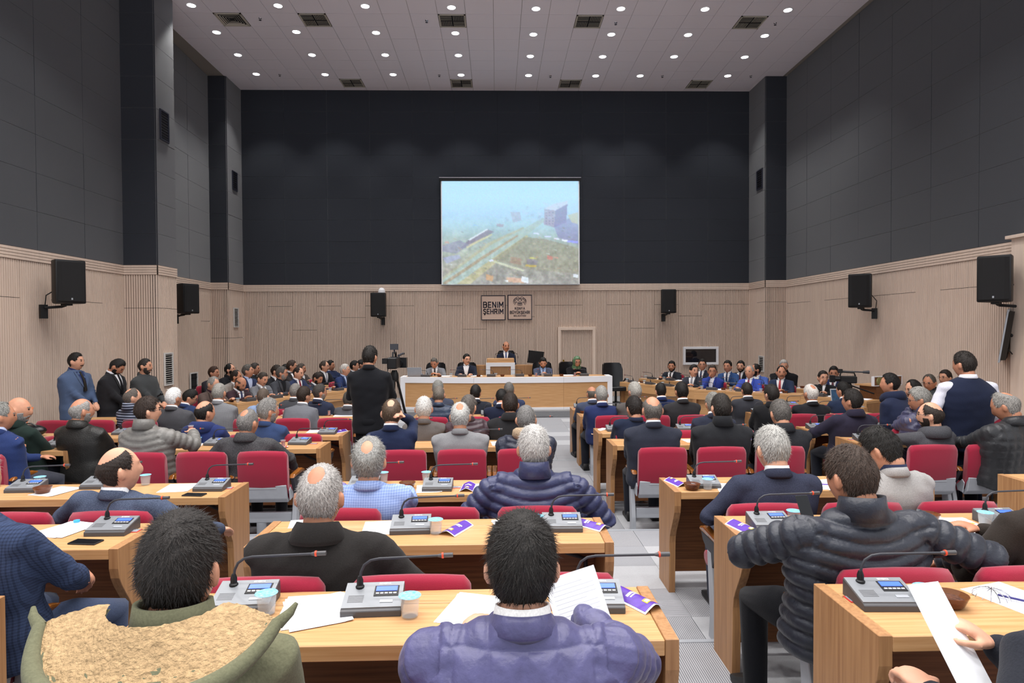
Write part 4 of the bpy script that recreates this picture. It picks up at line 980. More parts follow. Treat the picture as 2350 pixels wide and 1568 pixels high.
# left blocks
R('B', -62, 1105, 'person in blue check suit with folded arms, cut by the left edge', ('plaid', '#35415c', dict(pcol='#252c40', ps=26)), full(GY), th=-12, wide=1.25, arms=('cross', ((.16, .26, .7), (.9, -.1, -.4))), spread=True, trou='#39435a')
R('C', 275, 1080, 'person in blue-grey tweed blazer turned to the right, left block', ('tweed', '#5a6377', dict(pcol='#333b4e')), ('ringhi', '#241a15', .008), th=-14, hy=-32, hp=6, hs=1.14, wide=1.3, arms=(((-.44, .2, .70), (-1, -.45, -.3)), ((.44, .22, .66), (1, -.45, -.35))), shirt='#dfe2e6', trou='#2d2f38')
R('D', 2, 958, 'person in royal blue suit with crossed arms, cut by the left edge', ('suit', '#27355f'), rec(GY), th=-10, hy=-40, hs=1.12, arms=('cross', 'cross'), face=True, shirt='#b8c4e4', trou='#3a3c46')
R('E', 42, 943, 'person with full grey beard in dark green coat, far left block', ('coat', '#1d2a26'), ('bald', GY, 0), th=-20, hy=-48, hs=1.16, beard=('full', '#8f8c88'), face=True, collar='fold', shirt=None, dy=-.5)
R('E', 186, 945, 'person in black leather jacket with shearling collar, far left block', ('leather', '#22211f'), ('ringhi', '#8d8a86', .005), th=-10, hy=-28, hs=1.14, collar='fold', dy=-.4, wide=1.1, beard=('full', '#8f8b86'), shirt=None)
GP, GPI = R('D', 337, 945, 'person in grey padded jacket drinking tea, fourth row of the left block', ('puff', '#6e6c68'), full('#2b1f18', .013), th=-12, hy=-38, hs=1.12, glasses=True, collar='high', arms=('lap', ((.2, .3, .98), (.9, -.1, -.6))), wide=1.12, face=True)
R('D', 568, 972, 'person in dark tweed overcoat, fourth row of the left block by the aisle', ('tweed', '#5d5c5e', dict(pcol='#1d1d20')), ('crown', '#6f6c69', .006), th=-4, hy=-14, hs=1.12, wide=1.18, collar='fold', arms=('rest', ((.3, .3, .62), (.9, 0, -.3))), trou='#1e1e22')
R('E', 469, 948, 'person in navy hooded rain jacket, fifth row of the left block', ('hood', '#25305c'), ('ringhi', BK, .008), th=-10, hy=-25, hs=1.12, collar='hood', shirt=None)
R('E', 614, 945, 'person in bright navy blazer with thick grey hair, fifth row of the left block', ('suit', '#2f4064'), full('#7d7b78', .017), th=-15, hy=-35, hs=1.14, beard=('full', '#8f8c88'), shirt=None)
R('F', 303, 914, 'person in navy and white striped padded vest, left side', ('stripe', '#1f2433', dict(pcol='#8a92a4', ps=9)), ('crown', '#5d5650', .006), th=-18, hy=-30, hs=1.12, collar='high', shirt=None)
R('F', 398, 915, 'person with white hair in dark grey suit, left block', ('suit', '#4a4a4e'), full('#e6e3de', .013), th=-5, hy=-20, hs=1.14, wide=1.15)
R('G', 430, 912, 'person in glasses bowing over the desk beside white-haired neighbour', ('suit', '#2b3a5e'), full(BK, .017), th=-30, hy=-35, hp=-25, hs=1.05, glasses=True, face=True)
R('G', 503, 903, 'person in grey checked suit with short grey hair, front of the left block', ('plaid', '#7f8083', dict(pcol='#5f6064', ps=30)), full('#8c8983', .009), th=-4, hs=1.12, wide=1.15, dy=-.8, ny=.0)
R('G', 604, 912, 'person in pale blue shirt, front of the left block', ('shirt', '#8fa3c6'), full('#5b4f45', .009), th=-4, hs=1.08, collar='polo')
R('G', 678, 900, 'person in charcoal suit with grey hair, front of the left block', ('suit', '#3f4044'), full('#77736f', .011), th=-6, hs=1.05, dy=.25)
R('F', 697, 910, 'person in grey checked blazer with wavy dark hair, left block', ('plaid', '#6e7076', dict(pcol='#54555b', ps=30)), full('#2c2119', .018), th=-12, hy=-20, hs=1.06, dy=.3)
R('G', 733, 902, 'person in dark navy suit with greying beard, beside the cameraman', ('suit', '#262c3f'), full('#3c3733', .013), th=-20, hy=-35, hs=1.05, beard=('full', '#8a8680'), face=True)
R('G', 800, 918, 'person in grey jacket half hidden by the cameraman', ('suit', '#4c4d52'), full(DG), th=-5, hs=1.0)
# right blocks
R('G', 1358, 905, 'person in slate suit with bald head and glasses, right block by the aisle', ('suit', '#3d4458'), ('ring', '#55504a', .006), th=8, hs=.98, glasses=True)
R('F', 1380, 908, 'person in navy suit with grey hair, right block by the aisle', ('suit', '#262f55'), full('#8d8b86', .011), th=4, hs=1.06)
R('F', 1457, 900, 'person in brown-grey suit with grey hair, right block', ('suit', '#4e4a48'), full('#99968f', .012), th=8, hy=10, hs=1.1, wide=1.15)
R('G', 1516, 898, 'person in navy blazer with black hair, front row of the right block', ('suit', '#1e2a4e'), full(BK), th=5, hs=1.0)
R('F', 1564, 900, 'person in charcoal suit with thick black hair, right block', ('suit', '#2b2a2c'), full(BK, .015), th=6, hs=1.08, wide=1.12)
R('E', 1458, 938, 'person in navy crew-neck sweater leaning at the desk, right block', ('sweat', '#1c2336'), full('#1c1613', .016), hy=14, hp=-10, hs=1.1, collar='crew', shirt=None, lx=.05)
R('D', 1497, 943, 'person in charcoal pinstripe suit with bald crown, fourth row of the right block', ('suit', '#2a2d38'), ('ringhi', '#5b5651', .009), hs=1.14, wide=1.16, shirt='#cfd3da')
R('D', 1655, 938, 'person in black jacket with turned-up collar, fourth row of the right block', ('coat', '#232427'), full('#26211d', .011), hs=1.14, wide=1.18, collar='high', shirt=None)
R('E', 1637, 928, 'person with grey hair half hidden behind black jacket, right block', ('suit', '#262a38'), full('#77756f', .013), hs=1.05)
R('D', 1793, 950, 'person in dark grey wool overcoat, fourth row of the right block', ('tweed', '#35363a', dict(pcol='#222326')), full('#57534f', .012), hs=1.14, wide=1.2, collar='fold', shirt=None, hp=-15)
R('G', 1714, 897, 'person in charcoal suit with dark short hair, front row of the right block', ('suit', '#35363c'), full('#211c18', .010), hs=1.02)
R('F', 1771, 907, 'person in black coat with wavy black hair, right block', ('coat', '#1c1c1e'), full('#221e1b', .017), hs=1.12, hy=15, collar='fold', shirt=None)
R('F', 1861, 905, 'person with white hair in black suit, right block', ('suit', '#202125'), ('crown', '#c3beb8', .010), hs=1.12, hy=10, wide=1.1)
R('G', 1936, 898, 'person in navy blazer with thick black hair beside the laptop', ('suit', '#222c42'), full(BK, .016), hs=1.08, hy=22, dy=-.3)
R('E', 1957, 922, 'person in dark purple coat with glasses pushed back, right side', ('coat', '#272433'), full('#1d1815', .014), hs=1.12, hy=28, th=6, collar='fold', shirt=None, arms=(((-.3, .3, .72), (-.9, -.1, -.3)), 'lap'), wide=1.12)
R('C', 1777, 1032, 'person in speckled navy blazer with grey hair, third row of the right block', ('tweed', '#3b3f50', dict(pcol='#2c2f3e')), full('#a3a19c', .012), hs=1.14, hp=-12, hy=8, wide=1.15, arms=('rest', 'desk'), shirt='#d5d8da', spread=True, trou='#2a2f42')
R('B', 1965, 1098, 'person in black padded jacket looking at a phone, second row of the right block', ('puff', '#20242f'), full('#3a2d25', .013), hs=1.1, hp=-16, hy=10, wide=1.3, vox=.0085, collar='high', shirt=None, arms=(((-.22, .24, .86), (-1., -.3, -.2)), ((.52, .02, .78), (.6, -.6, -.1))), th=6, trou='#17181c', spread=True)
R('C', 2040, 1030, 'person in light grey wool blazer bowing over the desk, third row', ('suit', '#9a9896'), full('#191613', .016), hs=1.14, hp=-28, hy=26, wide=1.18, shirt='#2a3048', lx=-.02, th=10)
R('E', 2043, 882, 'person in dark navy hooded coat turned to the left, right side', ('hood', '#20263c'), full(BK), dy=.6, hs=1.06, th=25, hy=35, collar='hood', shirt=None)
R('F', 2100, 892, 'person with dark beard in navy shirt, right side', ('sweat', '#2a3148'), rec(BK), th=30, hy=55, hs=1.06, beard=('full', BK), collar='polo', face=True, hp=-15, arms=('chin', 'lap'))
R('G', 2133, 878, 'person in glasses and grey jacket facing left, right side', ('suit', '#3a3d40'), rec('#4a453f'), th=95, hy=25, hs=1.08, glasses=True, face=True, shirt='#20222a', hp=-12)
R('G', 2169, 868, 'person partly hidden behind the standing person in vest', ('suit', '#3b3a3c'), full(DB), th=95, hy=10, hs=1.05, face=True, glasses=True, dy=.45, ny=.0)
R('E', 2117, 918, 'person in glasses and indigo jacket resting chin on hand, writing', ('puff', '#3a3a55'), full('#8b8984', .016), th=12, hy=45, hs=1.14, glasses=True, face=True, arms=('chin', 'lap'), collar='high', dy=-.2, hp=-12)
R('D', 2137, 955, 'person in grey knit jacket with black hood, right side', ('tweed', '#56565a', dict(pcol='#3a3a3e')), ('ringhi', '#2a211b', .008), th=10, hy=40, hs=1.14, glasses=True, beard=('full', '#2a211b'), collar='hood', shirt=None, arms=(((-.26, .4, .9), (-.8, -.2, -.5)), 'desk'), face=True)
R('D', 2318, 932, 'person in black quilted coat leaning over the desk, right edge', ('grid', '#212225'), ('crown', '#85827d', .011), th=14, hy=22, hp=-22, hs=1.2, wide=1.25, collar='fold', shirt=None, arms=('desk', 'desk'), dy=-.2)
# standing people
person(848, 820, 8.1, .02, 'person in black shirt standing behind the tripod camera', ('sweat', '#17181c'), full('#1a1613', .014), stand=True, hy=-18, arms=('cam', 'cam'), collar='polo', shirt=None, ny=.0, wide=1.08, trou='#15161a', ppl='people standing', hs=1.08)
person(2216, 838, 6.6, .05, 'person in navy knitted vest and white shirt standing with hands on hips', ('sweat', '#1c2236'), full('#221c18', .013), stand=True, sleeves='#c9c9d4', hy=20, hp=-6, arms=('hip', 'hip'), collar='crew', shirt='#d9d9e2', ny=.0, wide=1.28, fat=1.3, trou='#1c2236', ppl='people standing', hs=1.12)
person(174, 831, 10.1, 0., 'person in steel blue suit standing with clasped hands by the left wall', ('suit', '#4b5b78'), full('#191614', .012), th=-98, hy=14, stand=True, face=True, arms=('front', 'front'), shirt='#26335e', tie='#2a2622', ny=0., wide=1.25, fat=1.15, trou='#33425e', ppl='people standing', beard=('m', BK), hs=1.12, lapel=True)
person(261, 839, 10.4, 0., 'person in black suit standing with bowed head by the left wall', ('suit', '#232326'), full('#191614', .013), th=-92, hy=10, hp=-38, stand=True, face=True, arms=('side', 'front'), shirt='#dcdce0', tie='#16161a', ny=.05, wide=1.22, fat=1.12, trou='#1a1a1e', ppl='people standing', beard=('full', '#1a1614'), hs=1.1)
person(333, 842, 10.7, 0., 'person in dark grey shirt holding a microphone, standing by the left pilaster', ('sweat', '#3d3f40'), full('#2a2522', .007), th=-96, hy=12, stand=True, face=True, arms=('front', 'front'), collar='polo', shirt=None, ny=0., wide=1.22, fat=1.12, trou='#26262a', ppl='people standing', beard=('full', '#3a332e'), hs=1.08)
# people behind the presidency desk
SD = dict(hs=1.16, ppl='people at the presidency desk', face=True)
person(998, 832, 16.35, .15, 'person in grey suit writing at the presidency desk', ('suit', '#77797e'), full('#5d5852', .008), th=180, hp=-26, hy=-12, tie='#17181c', arms=('desk', 'deskin'), ny=.1, **SD)
person(1070, 826, 16.35, .15, 'person in dark suit and glasses at the presidency desk looking right', ('suit', '#212634'), full(BK, .013), th=180, hy=28, glasses=True, beard=('m', BK), arms=('desk', 'desk'), ny=.05, **SD)
person(1161, 796, 17.5, .3, 'person in navy suit presiding from the raised rostrum', ('suit', '#1d2232'), ('ring', BK, .008), th=180, hy=14, beard=('m', BK), tie='#4a5a86', arms=('desk', 'desk'), ny=.05, **SD)
person(1246, 832, 16.35, .15, 'person in blue-grey suit and black beard looking down at the presidency desk', ('suit', '#474e63'), full(BK, .014), th=180, hp=-22, beard=('full', BK), tie='#5b6f9a', shirt='#a9c3ea', arms=('deskin', 'deskin'), ny=.06, **SD)
person(1323, 830, 16.35, .15, 'person in green headscarf and black jacket at the presidency desk', ('coat', '#18181b'), ('scarf', '#1a1410', .01), th=180, hy=10, hp=-14, collar='polo', shirt=None, arms=('deskin', 'deskin'), ny=.06, glasses=True, **SD)
# wings
def off(L, d):
    out = []
    for i, p in enumerate(L):
        a = np.array(L[max(0, i-1)]); c = np.array(L[min(len(L)-1, i+1)]); t = unit(np.array([c[0]-a[0], c[1]-a[1], 0])); out.append((p[0]-t[1]*d, p[1]+t[0]*d))
    return out
def on_line(px, py, L):
    v = ray(px, py); k = v[0]/v[1]; best = None
    for i in range(len(L)-1):
        (x0, y0), (x1, y1) = L[i], L[i+1]; den = (x1-x0)-k*(y1-y0)
        t = (k*y0-x0)/den if abs(den) > 1e-9 else 0
        lo = -9 if i == 0 else 0; hi = 9 if i == len(L)-2 else 1
        if lo <= t <= hi: best = y0+t*(y1-y0); break
    return best if best else L[0][1]
WG = dict(face=True, hs=1.16)
def cap16(s_):
    w_ = s_.split(); return ' '.join(w_[:16]).rstrip(',') if len(w_) > 16 else s_
def wing(L, d, th, px, py, label, coat, hair, chair=True, **kw):
    Y = on_line(px, py, off(L, d)); k = dict(WG, ppl='people in the side wings'); k.update(kw); k.setdefault('ny', .06); k.setdefault('arms', ('desk', 'desk'))
    root, _ = person(px, py, Y, 0., label, coat, hair, th=th+kw.pop('dth', 0), **{a: c for a, c in k.items() if a != 'dth'})
    if chair:
        c = dup(ch0, root.location, math.radians(th), label=cap16('crimson chair under '+label), group='red chairs in the side wings')
        c.location = root.location
LT, RT = -118, 140
l1 = lambda *a, **k: wing(WL, .62, LT, *a, **k)
l2 = lambda *a, **k: wing(WL, 1.65, LT, *a, **k)
l4 = lambda *a, **k: wing(WL, 2.05, LT, *a, **k)
l3 = lambda *a, **k: wing(WL, 2.6, LT, *a, **k)
l1(487, 882, 'person in brown jacket, scarf and glasses, left wing', ('suit', '#584a45'), rec('#8d8a85'), glasses=True, hp=-14, hy=10, shirt='#3a2630', beard=('m', '#77736e'))
l1(548, 880, 'person with bald head in maroon jacket looking down, left wing', ('suit', '#3a2a30'), ('ring', '#4a3d36', .004), hp=-26, hy=10, beard=('full', '#33271f'), tie='#3a4468')
l1(600, 870, 'person in mid-grey suit with hand on papers, left wing', ('suit', '#6f7176'), full('#3a322b', .009), hp=-16, hy=6, beard=('m', '#3a322b'), tie='#8a8a90')
l1(646, 858, 'person in black shirt, grey blazer and glasses, left wing', ('suit', '#3e4046'), full('#4f4b47', .012), hy=40, glasses=True, beard=('full', '#8c8985'), shirt='#1a1b20')
l1(683, 857, 'person in navy suit and red tie, left wing', ('suit', '#2a3350'), rec(DB, .006), hy=14, hp=-8, tie='#7c1f2c', beard=('m', DB))
l1(725, 868, 'person in dark suit with full beard looking down, left wing', ('suit', '#2d323e'), full(DB), hp=-24, hy=16, beard=('full', DB), tie='#6d4a52')
l1(791, 850, 'person with white hair in navy suit in profile, left wing', ('suit', '#25335a'), full('#b7b2ac', .009), hy=30, tie='#1a2340', shirt='#b4c3e2')
l3(490, 857, 'person with brown hair behind brown jacket, left wing', ('suit', '#26242a'), full('#3a261b', .014), hy=25)
l3(529, 850, 'person in glasses and black jacket looking up, left wing back row', ('coat', '#1e1e22'), rec(BK), hy=30, hp=10, glasses=True, beard=('full', BK), collar='fold', shirt=None)
l2(541, 866, 'person in light grey suit leaning forward, left wing', ('suit', '#8b8580'), rec(DB), hy=35, beard=('full', DB), ny=.25)
l2(569, 853, 'person in navy suit with greying hair, left wing back row', ('suit', '#2a3350'), full('#57534e'), hy=38, hp=6, shirt='#b4c3e2')
l3(584, 848, 'person in black suit behind greying neighbour, left wing back row', ('suit', '#1f2024'), full('#3b3632'), hy=32, ny=-.1)
l2(632, 853, 'person with dark hair bent forward in black suit, left wing', ('suit', '#202126'), full(DB, .016), hy=30, hp=-10)
l3(655, 850, 'person in grey suit with black hair, left wing back row', ('suit', '#4a4d55'), full(BK), hy=38)
l2(669, 842, 'person in dark jacket and glasses looking right, left wing back row', ('suit', '#2a2728'), full('#3a2c24'), hy=42, glasses=True, ny=-.1)
l3(691, 848, 'person with moustache in brown suit, left wing back row', ('suit', '#4b4440'), full('#4f4740'), hy=25, beard=('m', '#3c342e'))
l2(744, 842, 'person in glasses, black suit and pale tie, left wing back row', ('suit', '#1d1e24'), rec('#3c322b'), hy=25, glasses=True, tie='#a8a8b4', beard=('m', DB))
l3(758, 840, 'person partly hidden in navy suit, left wing back row', ('suit', '#202a46'), full(BK), hy=20, ny=-.12, chair=False)
l2(813, 841, 'person with black hair beside the cameraman, left wing back row', ('suit', '#262a33'), full(BK), hy=35)
l4(829, 838, 'person mostly hidden behind the cameraman, left wing back row', ('suit', '#2a2b30'), full(BK), hy=35, ny=-.1, chair=False)
r1 = lambda *a, **k: wing(WR, .62, RT, *a, **k)
r2 = lambda *a, **k: wing(WR, 1.65, RT, *a, **k)
r3 = lambda *a, **k: wing(WR, 2.5, RT, *a, **k)
r1(1590, 852, 'person in charcoal suit turned aside holding a phone, right wing', ('suit', '#33363f'), full(BK), hy=55, tie='#8a8c94', beard=('m', BK))
r1(1634, 853, 'person in blue suit and glasses resting chin on hand, right wing', ('suit', '#2c3c86'), full('#3a3029'), hy=20, glasses=True, arms=('cross', 'chin'), shirt='#dfe2ee')
r1(1720, 855, 'person in bright blue suit and crimson tie, right wing', ('suit', '#3c50a6'), rec('#9a9691', .006), hy=-5, hp=4, tie='#8c1f3a')
r1(1792, 856, 'person in navy suit and red tie, right wing', ('suit', '#2a344a'), rec(BK, .008), hy=22, tie='#b0353c', beard=('m', BK))
r1(1887, 868, 'person in black suit holding a phone to the mouth, right wing', ('suit', '#202124'), full('#221c18', .012), hy=35, glasses=True, arms=('desk', 'chin'), tie='#26302c')
r2(1541, 842, 'person in black overcoat with full beard, right wing back row', ('suit', '#1f232b'), full(BK, .016), hy=15, beard=('full', BK), tie='#1a1a1e')
r2(1611, 838, 'person in glasses and navy tie below the booth window', ('suit', '#2b2f3e'), full(BK), hy=20, glasses=True, tie='#27314e')
r2(1670, 842, 'person in mid-blue suit with black hair, right wing back row', ('suit', '#2f4a76'), full(BK, .014), hy=0, tie='#22304e')
r3(1700, 842, 'person with short beard in dark suit, right wing back row', ('suit', '#22242c'), full(BK), hy=5, beard=('full', BK), tie='#5a2a33')
r2(1736, 850, 'person in light blue suit in profile facing left, right wing back row', ('suit', '#4a62a8'), rec(BK, .008), hy=-50, beard=('full', BK))
r2(1797, 840, 'person in black coat covering the face with one hand, right wing', ('coat', '#17171a'), full('#a6a29d', .010), hy=25, hp=-10, arms=('lap', 'chin'), collar='fold', shirt=None, wide=1.2)
r2(1913, 856, 'person with thin moustache in navy suit behind the video camera', ('suit', '#2a3458'), full(BK), hy=10, hp=-10, beard=('m', BK), tie='#5f2836')

R('A', 2560, 1300, 'person at the lower right edge holding a white sheet in both hands', ('suit', '#23252c'), full(BK), dy=-.1, arms=(((-.40, -.03, .85), (-.5, -.7, -.5)), ((-.2, .02, .94), (.9, -.3, -.4))), curl=.95, palm_in=False, shirt='#e8e8ee', wide=1.1)
R('B', 2425, 1090, 'person in dark brown jacket at the right edge holding a tissue', ('coat', '#2c2622'), full(BK), arms=(((-.3, .14, .86), (-.6, -.4, -.8)), ((-.1, .2, .88), (.9, -.2, -.6))), curl=.8, collar='fold', shirt=None)

# ------------------------------------------------------------------ things on the desks
def DZ(row): return F_[row]+DH-.002
def onto(px, py, rw, mx=.1, m0=.06, m1=.05):
    # the point of the nearest desk top of that row seen at the pixel
    z = DZ(rw); q = atz(px, py, z); y0 = ROWS[rw][0]; y = float(np.clip(q[1], y0+m0, y0+DD-m1)); x = q[0]*y/q[1]; best = None
    for bk, rws in LAY:
        if rw in rws:
            d = DESKS[bk+rw]; h = DW/2*d.scale.x-mx; c = min(max(x, d.location.x-h), d.location.x+h)
            if best is None or abs(c-x) < abs(best-x): best = c
    return np.array([best, y, z])
def make_unit(label):
    t = thing('microphone_unit', label, 'microphone', group='conference microphone units on the desks')
    b = MB(); b.prism([(0, .0), (0, .022), (.012, .028), (.15, .062), (.155, .058), (.155, 0)], -.105, .105); b.build('base', M_UNITD, t, bevel=.002)
    sl = math.atan2(.034, .138)
    def on(u_, v_, w_=0.): return (u_, .012+v_*math.cos(sl)-w_*math.sin(sl), .028+v_*math.sin(sl)+w_*math.cos(sl))
    RX = rotm('X', sl)
    def plate(name, cx, cv, sx, sv, th, m, par=None):
        b = MB(); p = on(cx, cv, th/2); b.box(*p, sx, sv, th, RX); return b.build(name, m, par or t)
    plate('face_plate', 0, .071, .208, .142, .004, M_UNIT); d = plate('display_bezel', .045, .088, .088, .058, .006, M_BLK)
    plate('display', .045, .099, .076, .026, .0072, M_LCD, d)
    for k in range(5): plate('button', .014+k*.0155, .072, .011, .006, .008, M_WHITE, d)
    plate('talk_button', .05, .03, .045, .014, .006, M_SILV); 
    for k in range(6): plate('speaker_slot', -.06, .03+k*.007, .055, .002, .0046, M_UNITD)
    p = on(-.055, .115); b = MB(); b.lathe([(.016, -.004), (.016, .008), (.012, .012), (.012, .03), (.007, .045), (0, .046)], 12, p); b.build('stem_base', M_BLK, t, smooth=40)
    x, y, z = p; pts = [(x, y, z+.03), (x+.004, y, z+.06), (x+.016, y, z+.085), (x+.04, y-.002, z+.102), (x+.07, y-.004, z+.108), (x+.2, y-.008, z+.112), (x+.285, y-.012, z+.115)]
    b = MB(); b.tube(pts, .005, 8); b.build('gooseneck', M_DKP, t, smooth=60)
    b = MB(); e = pts[-1]; b.tube([e, (e[0]+.014, e[1], e[2]+.0005)], [.005, .0085], 10); b.tube([(e[0]+.021, e[1], e[2]+.001), (e[0]+.055, e[1]-.001, e[2]+.002)], .0085, 10); b.build('microphone_head', M_UNITD, t, smooth=50)
    b = MB(); b.tube([(e[0]+.014, e[1], e[2]+.0007), (e[0]+.021, e[1], e[2]+.001)], .0105, 10); b.build('red_ring', M_REDRING, t, smooth=50)
    o = on(.035, .131, .0046); text_part('brand_lettering', 'BEYERYA', .008, M_WHITE, t, o, (sl, 0, 0), .04, .2, .0008)
    return t
# (column pixel, near-edge pixel row) of every unit that shows
UNITS = dict(A=[(545, 1412), (850, 1418), (1367, 1410), (2032, 1406)], B=[(238, 1232), (940, 1228), (1292, 1223), (1782, 1220), (2325, 1212)],
             C=[(43, 1132), (215, 1122), (475, 1129), (830, 1124), (1002, 1129), (1622, 1122)],
             D=[(116, 1028), (398, 1018), (487, 1024), (681, 1022), (1090, 1030), (1660, 1014), (1992, 1014)],
             E=[(276, 999), (748, 998), (1414, 991), (1576, 989), (1878, 987), (2030, 986), (2190, 990), (900, 995), (1250, 990)],
             F=[(330, 965), (560, 958), (690, 956), (1020, 956), (1120, 954), (1400, 953), (1520, 952), (1725, 950), (1800, 949), (1895, 948)],
             G=[(640, 942), (690, 941), (745, 940), (1010, 940), (1095, 940), (1180, 938), (1325, 936), (1450, 936), (1560, 935), (1680, 934), (1820, 932)])
WORD = ['first', 'second', 'third', 'fourth', 'fifth', 'sixth', 'seventh', 'eighth', 'ninth', 'tenth', 'eleventh']
u0 = None
for rw, L in UNITS.items():
    L = sorted(L)
    for i, (px, py) in enumerate(L):
        z = DZ(rw); q = onto(px, py, rw, .16, .03, .17)
        lab = 'grey gooseneck microphone unit with blue display, %s from left in the %s row' % (WORD[i], RN[rw])
        if u0 is None: u0 = make_unit(lab); c = u0
        else: c = dup(u0, label=lab)
        c.location = (q[0], q[1], z); c.rotation_euler = (0, 0, random.uniform(-.05, .05)+(.0 if rw != 'D' else -.1))
UNIT_TPL = u0
def cup_mesh():
    b = MB(); b.lathe([(0, 0), (.027, 0), (.029, .004), (.035, .074), (.0335, .074), (.0275, .006), (0, .006)], 18); c = b.mesh('cup', M_GLASS, smooth=40)
    b = MB(); b.lathe([(0, .0065), (.027, .0065), (.0315, .055), (0, .055)], 18); w_ = b.mesh('water', M_WATER, smooth=40)
    b = MB(); b.lathe([(0, .0765), (.039, .0765), (.0395, .0755), (.036, .0745), (0, .0745)], 18); l = b.mesh('foil_lid', M_FOIL, smooth=40); return c, w_, l
CM = cup_mesh()
def cup(px, py, rw, where, lid=True, z=None):
    z = DZ(rw) if z is None else z; q = onto(px, py, rw)
    t = thing('water_cup', 'sealed plastic water cup with blue foil lid '+where if lid else 'opened clear plastic water cup '+where, 'cup', q, random.uniform(0, 6), 'plastic water cups on the desks')
    link('cup', CM[0], t); link('water', CM[1], t)
    if lid: link('foil_lid', CM[2], t)
for px, py, rw, wh in [(612, 1410, 'A', 'beside the olive parka'), (941, 1416, 'A', 'right of the unit in the nearest row'), (2122, 1395, 'A', 'in front of the held sheet'), (1000, 1225, 'B', 'between unit and brochure'), (1232, 1217, 'B', 'left of unit, centre block second row'), (2261, 1208, 'B', 'beside papers, right block second row'), (1822, 1204, 'B', 'beside the phone of the padded jacket'),
                       (92, 1118, 'C', 'behind the brown bowl at left'), (880, 1098, 'C', 'near the blue blazer'), (979, 1096, 'C', 'behind unit in the third row'), (1624, 1127, 'C', 'next to the glass bowl, right block'), (334, 1108, 'C', 'in front of the tweed blazer'), (2337, 1118, 'C', 'at the right edge'), (455, 1020, 'D', 'in the left block fourth row'), (159, 1022, 'D', 'next to the far left unit'), (2238, 1003, 'D', 'near the quilted coat'), (2020, 995, 'D', 'beside the hooded knit jacket'), (1722, 1010, 'D', 'between dark overcoats'), (1912, 982, 'E', 'beside the purple coat'), (1810, 945, 'F', 'right of the black coat')]: cup(px, py, rw, wh)
b = MB(); b.lathe([(0, 0), (.02, 0), (.024, .008), (.0205, .035), (.022, .055), (.029, .08), (.0275, .08), (.0205, .055), (.019, .035), (.0225, .009), (0, .004)], 16); tg = b.mesh('tea_glass_body', M_GLASS, smooth=50)
b = MB(); b.lathe([(0, .005), (.0215, .009), (.0185, .035), (.0202, .055), (.024, .066), (0, .066)], 16); tt = b.mesh('tea', M_TEA, smooth=50)
b = MB(); b.lathe([(0, -.004), (.03, -.004), (.052, .006), (.054, .008), (.03, -.001), (0, -.001)], 18); ts_ = b.mesh('saucer', mat('saucer_white_red', '#e9e2dc', .3, pattern='X', pscale=8, pcol='#c23a30'), smooth=40)
def tea(px, py, rw, wh, z=None):
    z = DZ(rw) if z is None else z; q = onto(px, py, rw); t = thing('tea_glass', 'tulip-shaped glass of red tea '+wh, 'glass', (q[0], q[1], z+.0045), 0, 'tea glasses')
    link('glass', tg, t); link('tea', tt, t); link('saucer', ts_, t)
for px, py, rw, wh in [(86, 1026, 'D', 'beside the far left unit'), (650, 1028, 'D', 'on saucer beside the tweed overcoat'), (543, 948, 'F', 'near the grey checked suit'), (652, 952, 'F', 'in the left block sixth row'), (755, 953, 'F', 'beside the cameraman'), (787, 945, 'G', 'behind the cameraman'), (1045, 946, 'F', 'beside the quilted puffer')]: tea(px, py, rw, wh)
q, _I = None, None
b = MB(); b.lathe([(0, 0), (.035, 0), (.045, .01), (.06, .045), (.057, .045), (.042, .012), (.033, .005), (0, .005)], 20); bw = b.mesh('bowl', M_AMBER, smooth=45)
b = MB(); b.lathe([(0, .0055), (.034, .0055), (.05, .026), (.03, .036), (0, .038)], 12); nt_ = b.mesh('contents', mat('nuts_brown', '#5a3523', .8, var=.5, vscale=90, bump=1., bscale=120), smooth=30)
def bowl(px, py, rw, wh, s=1., z=None):
    z = DZ(rw) if z is None else z; q = onto(px, py, rw); t = thing('glass_bowl', 'small brown glass bowl '+wh, 'bowl', (q[0], q[1], z), random.uniform(0, 6), 'brown glass bowls')
    t.scale = (s, s, s); link('bowl', bw, t); link('contents', nt_, t)
for px, py, rw, wh in [(98, 1132, 'C', 'beside the cup at left'), (2180, 1392, 'A', 'behind the held sheet'), (1588, 1128, 'C', 'beside brochure, right block third row'), (935, 1121, 'C', 'covered, beside the blue blazer'), (2130, 1197, 'B', 'beside papers in the right block'), (175, 1016, 'D', 'next to the far left cup'), (1325, 948, 'F', 'at aisle end of the right block desk'), (1245, 989, 'E', 'at aisle end of the centre block desk'), (1715, 948, 'F', 'beside unit, right block'), (2025, 972, 'E', 'beside the writing person')]: bowl(px, py, rw, wh)
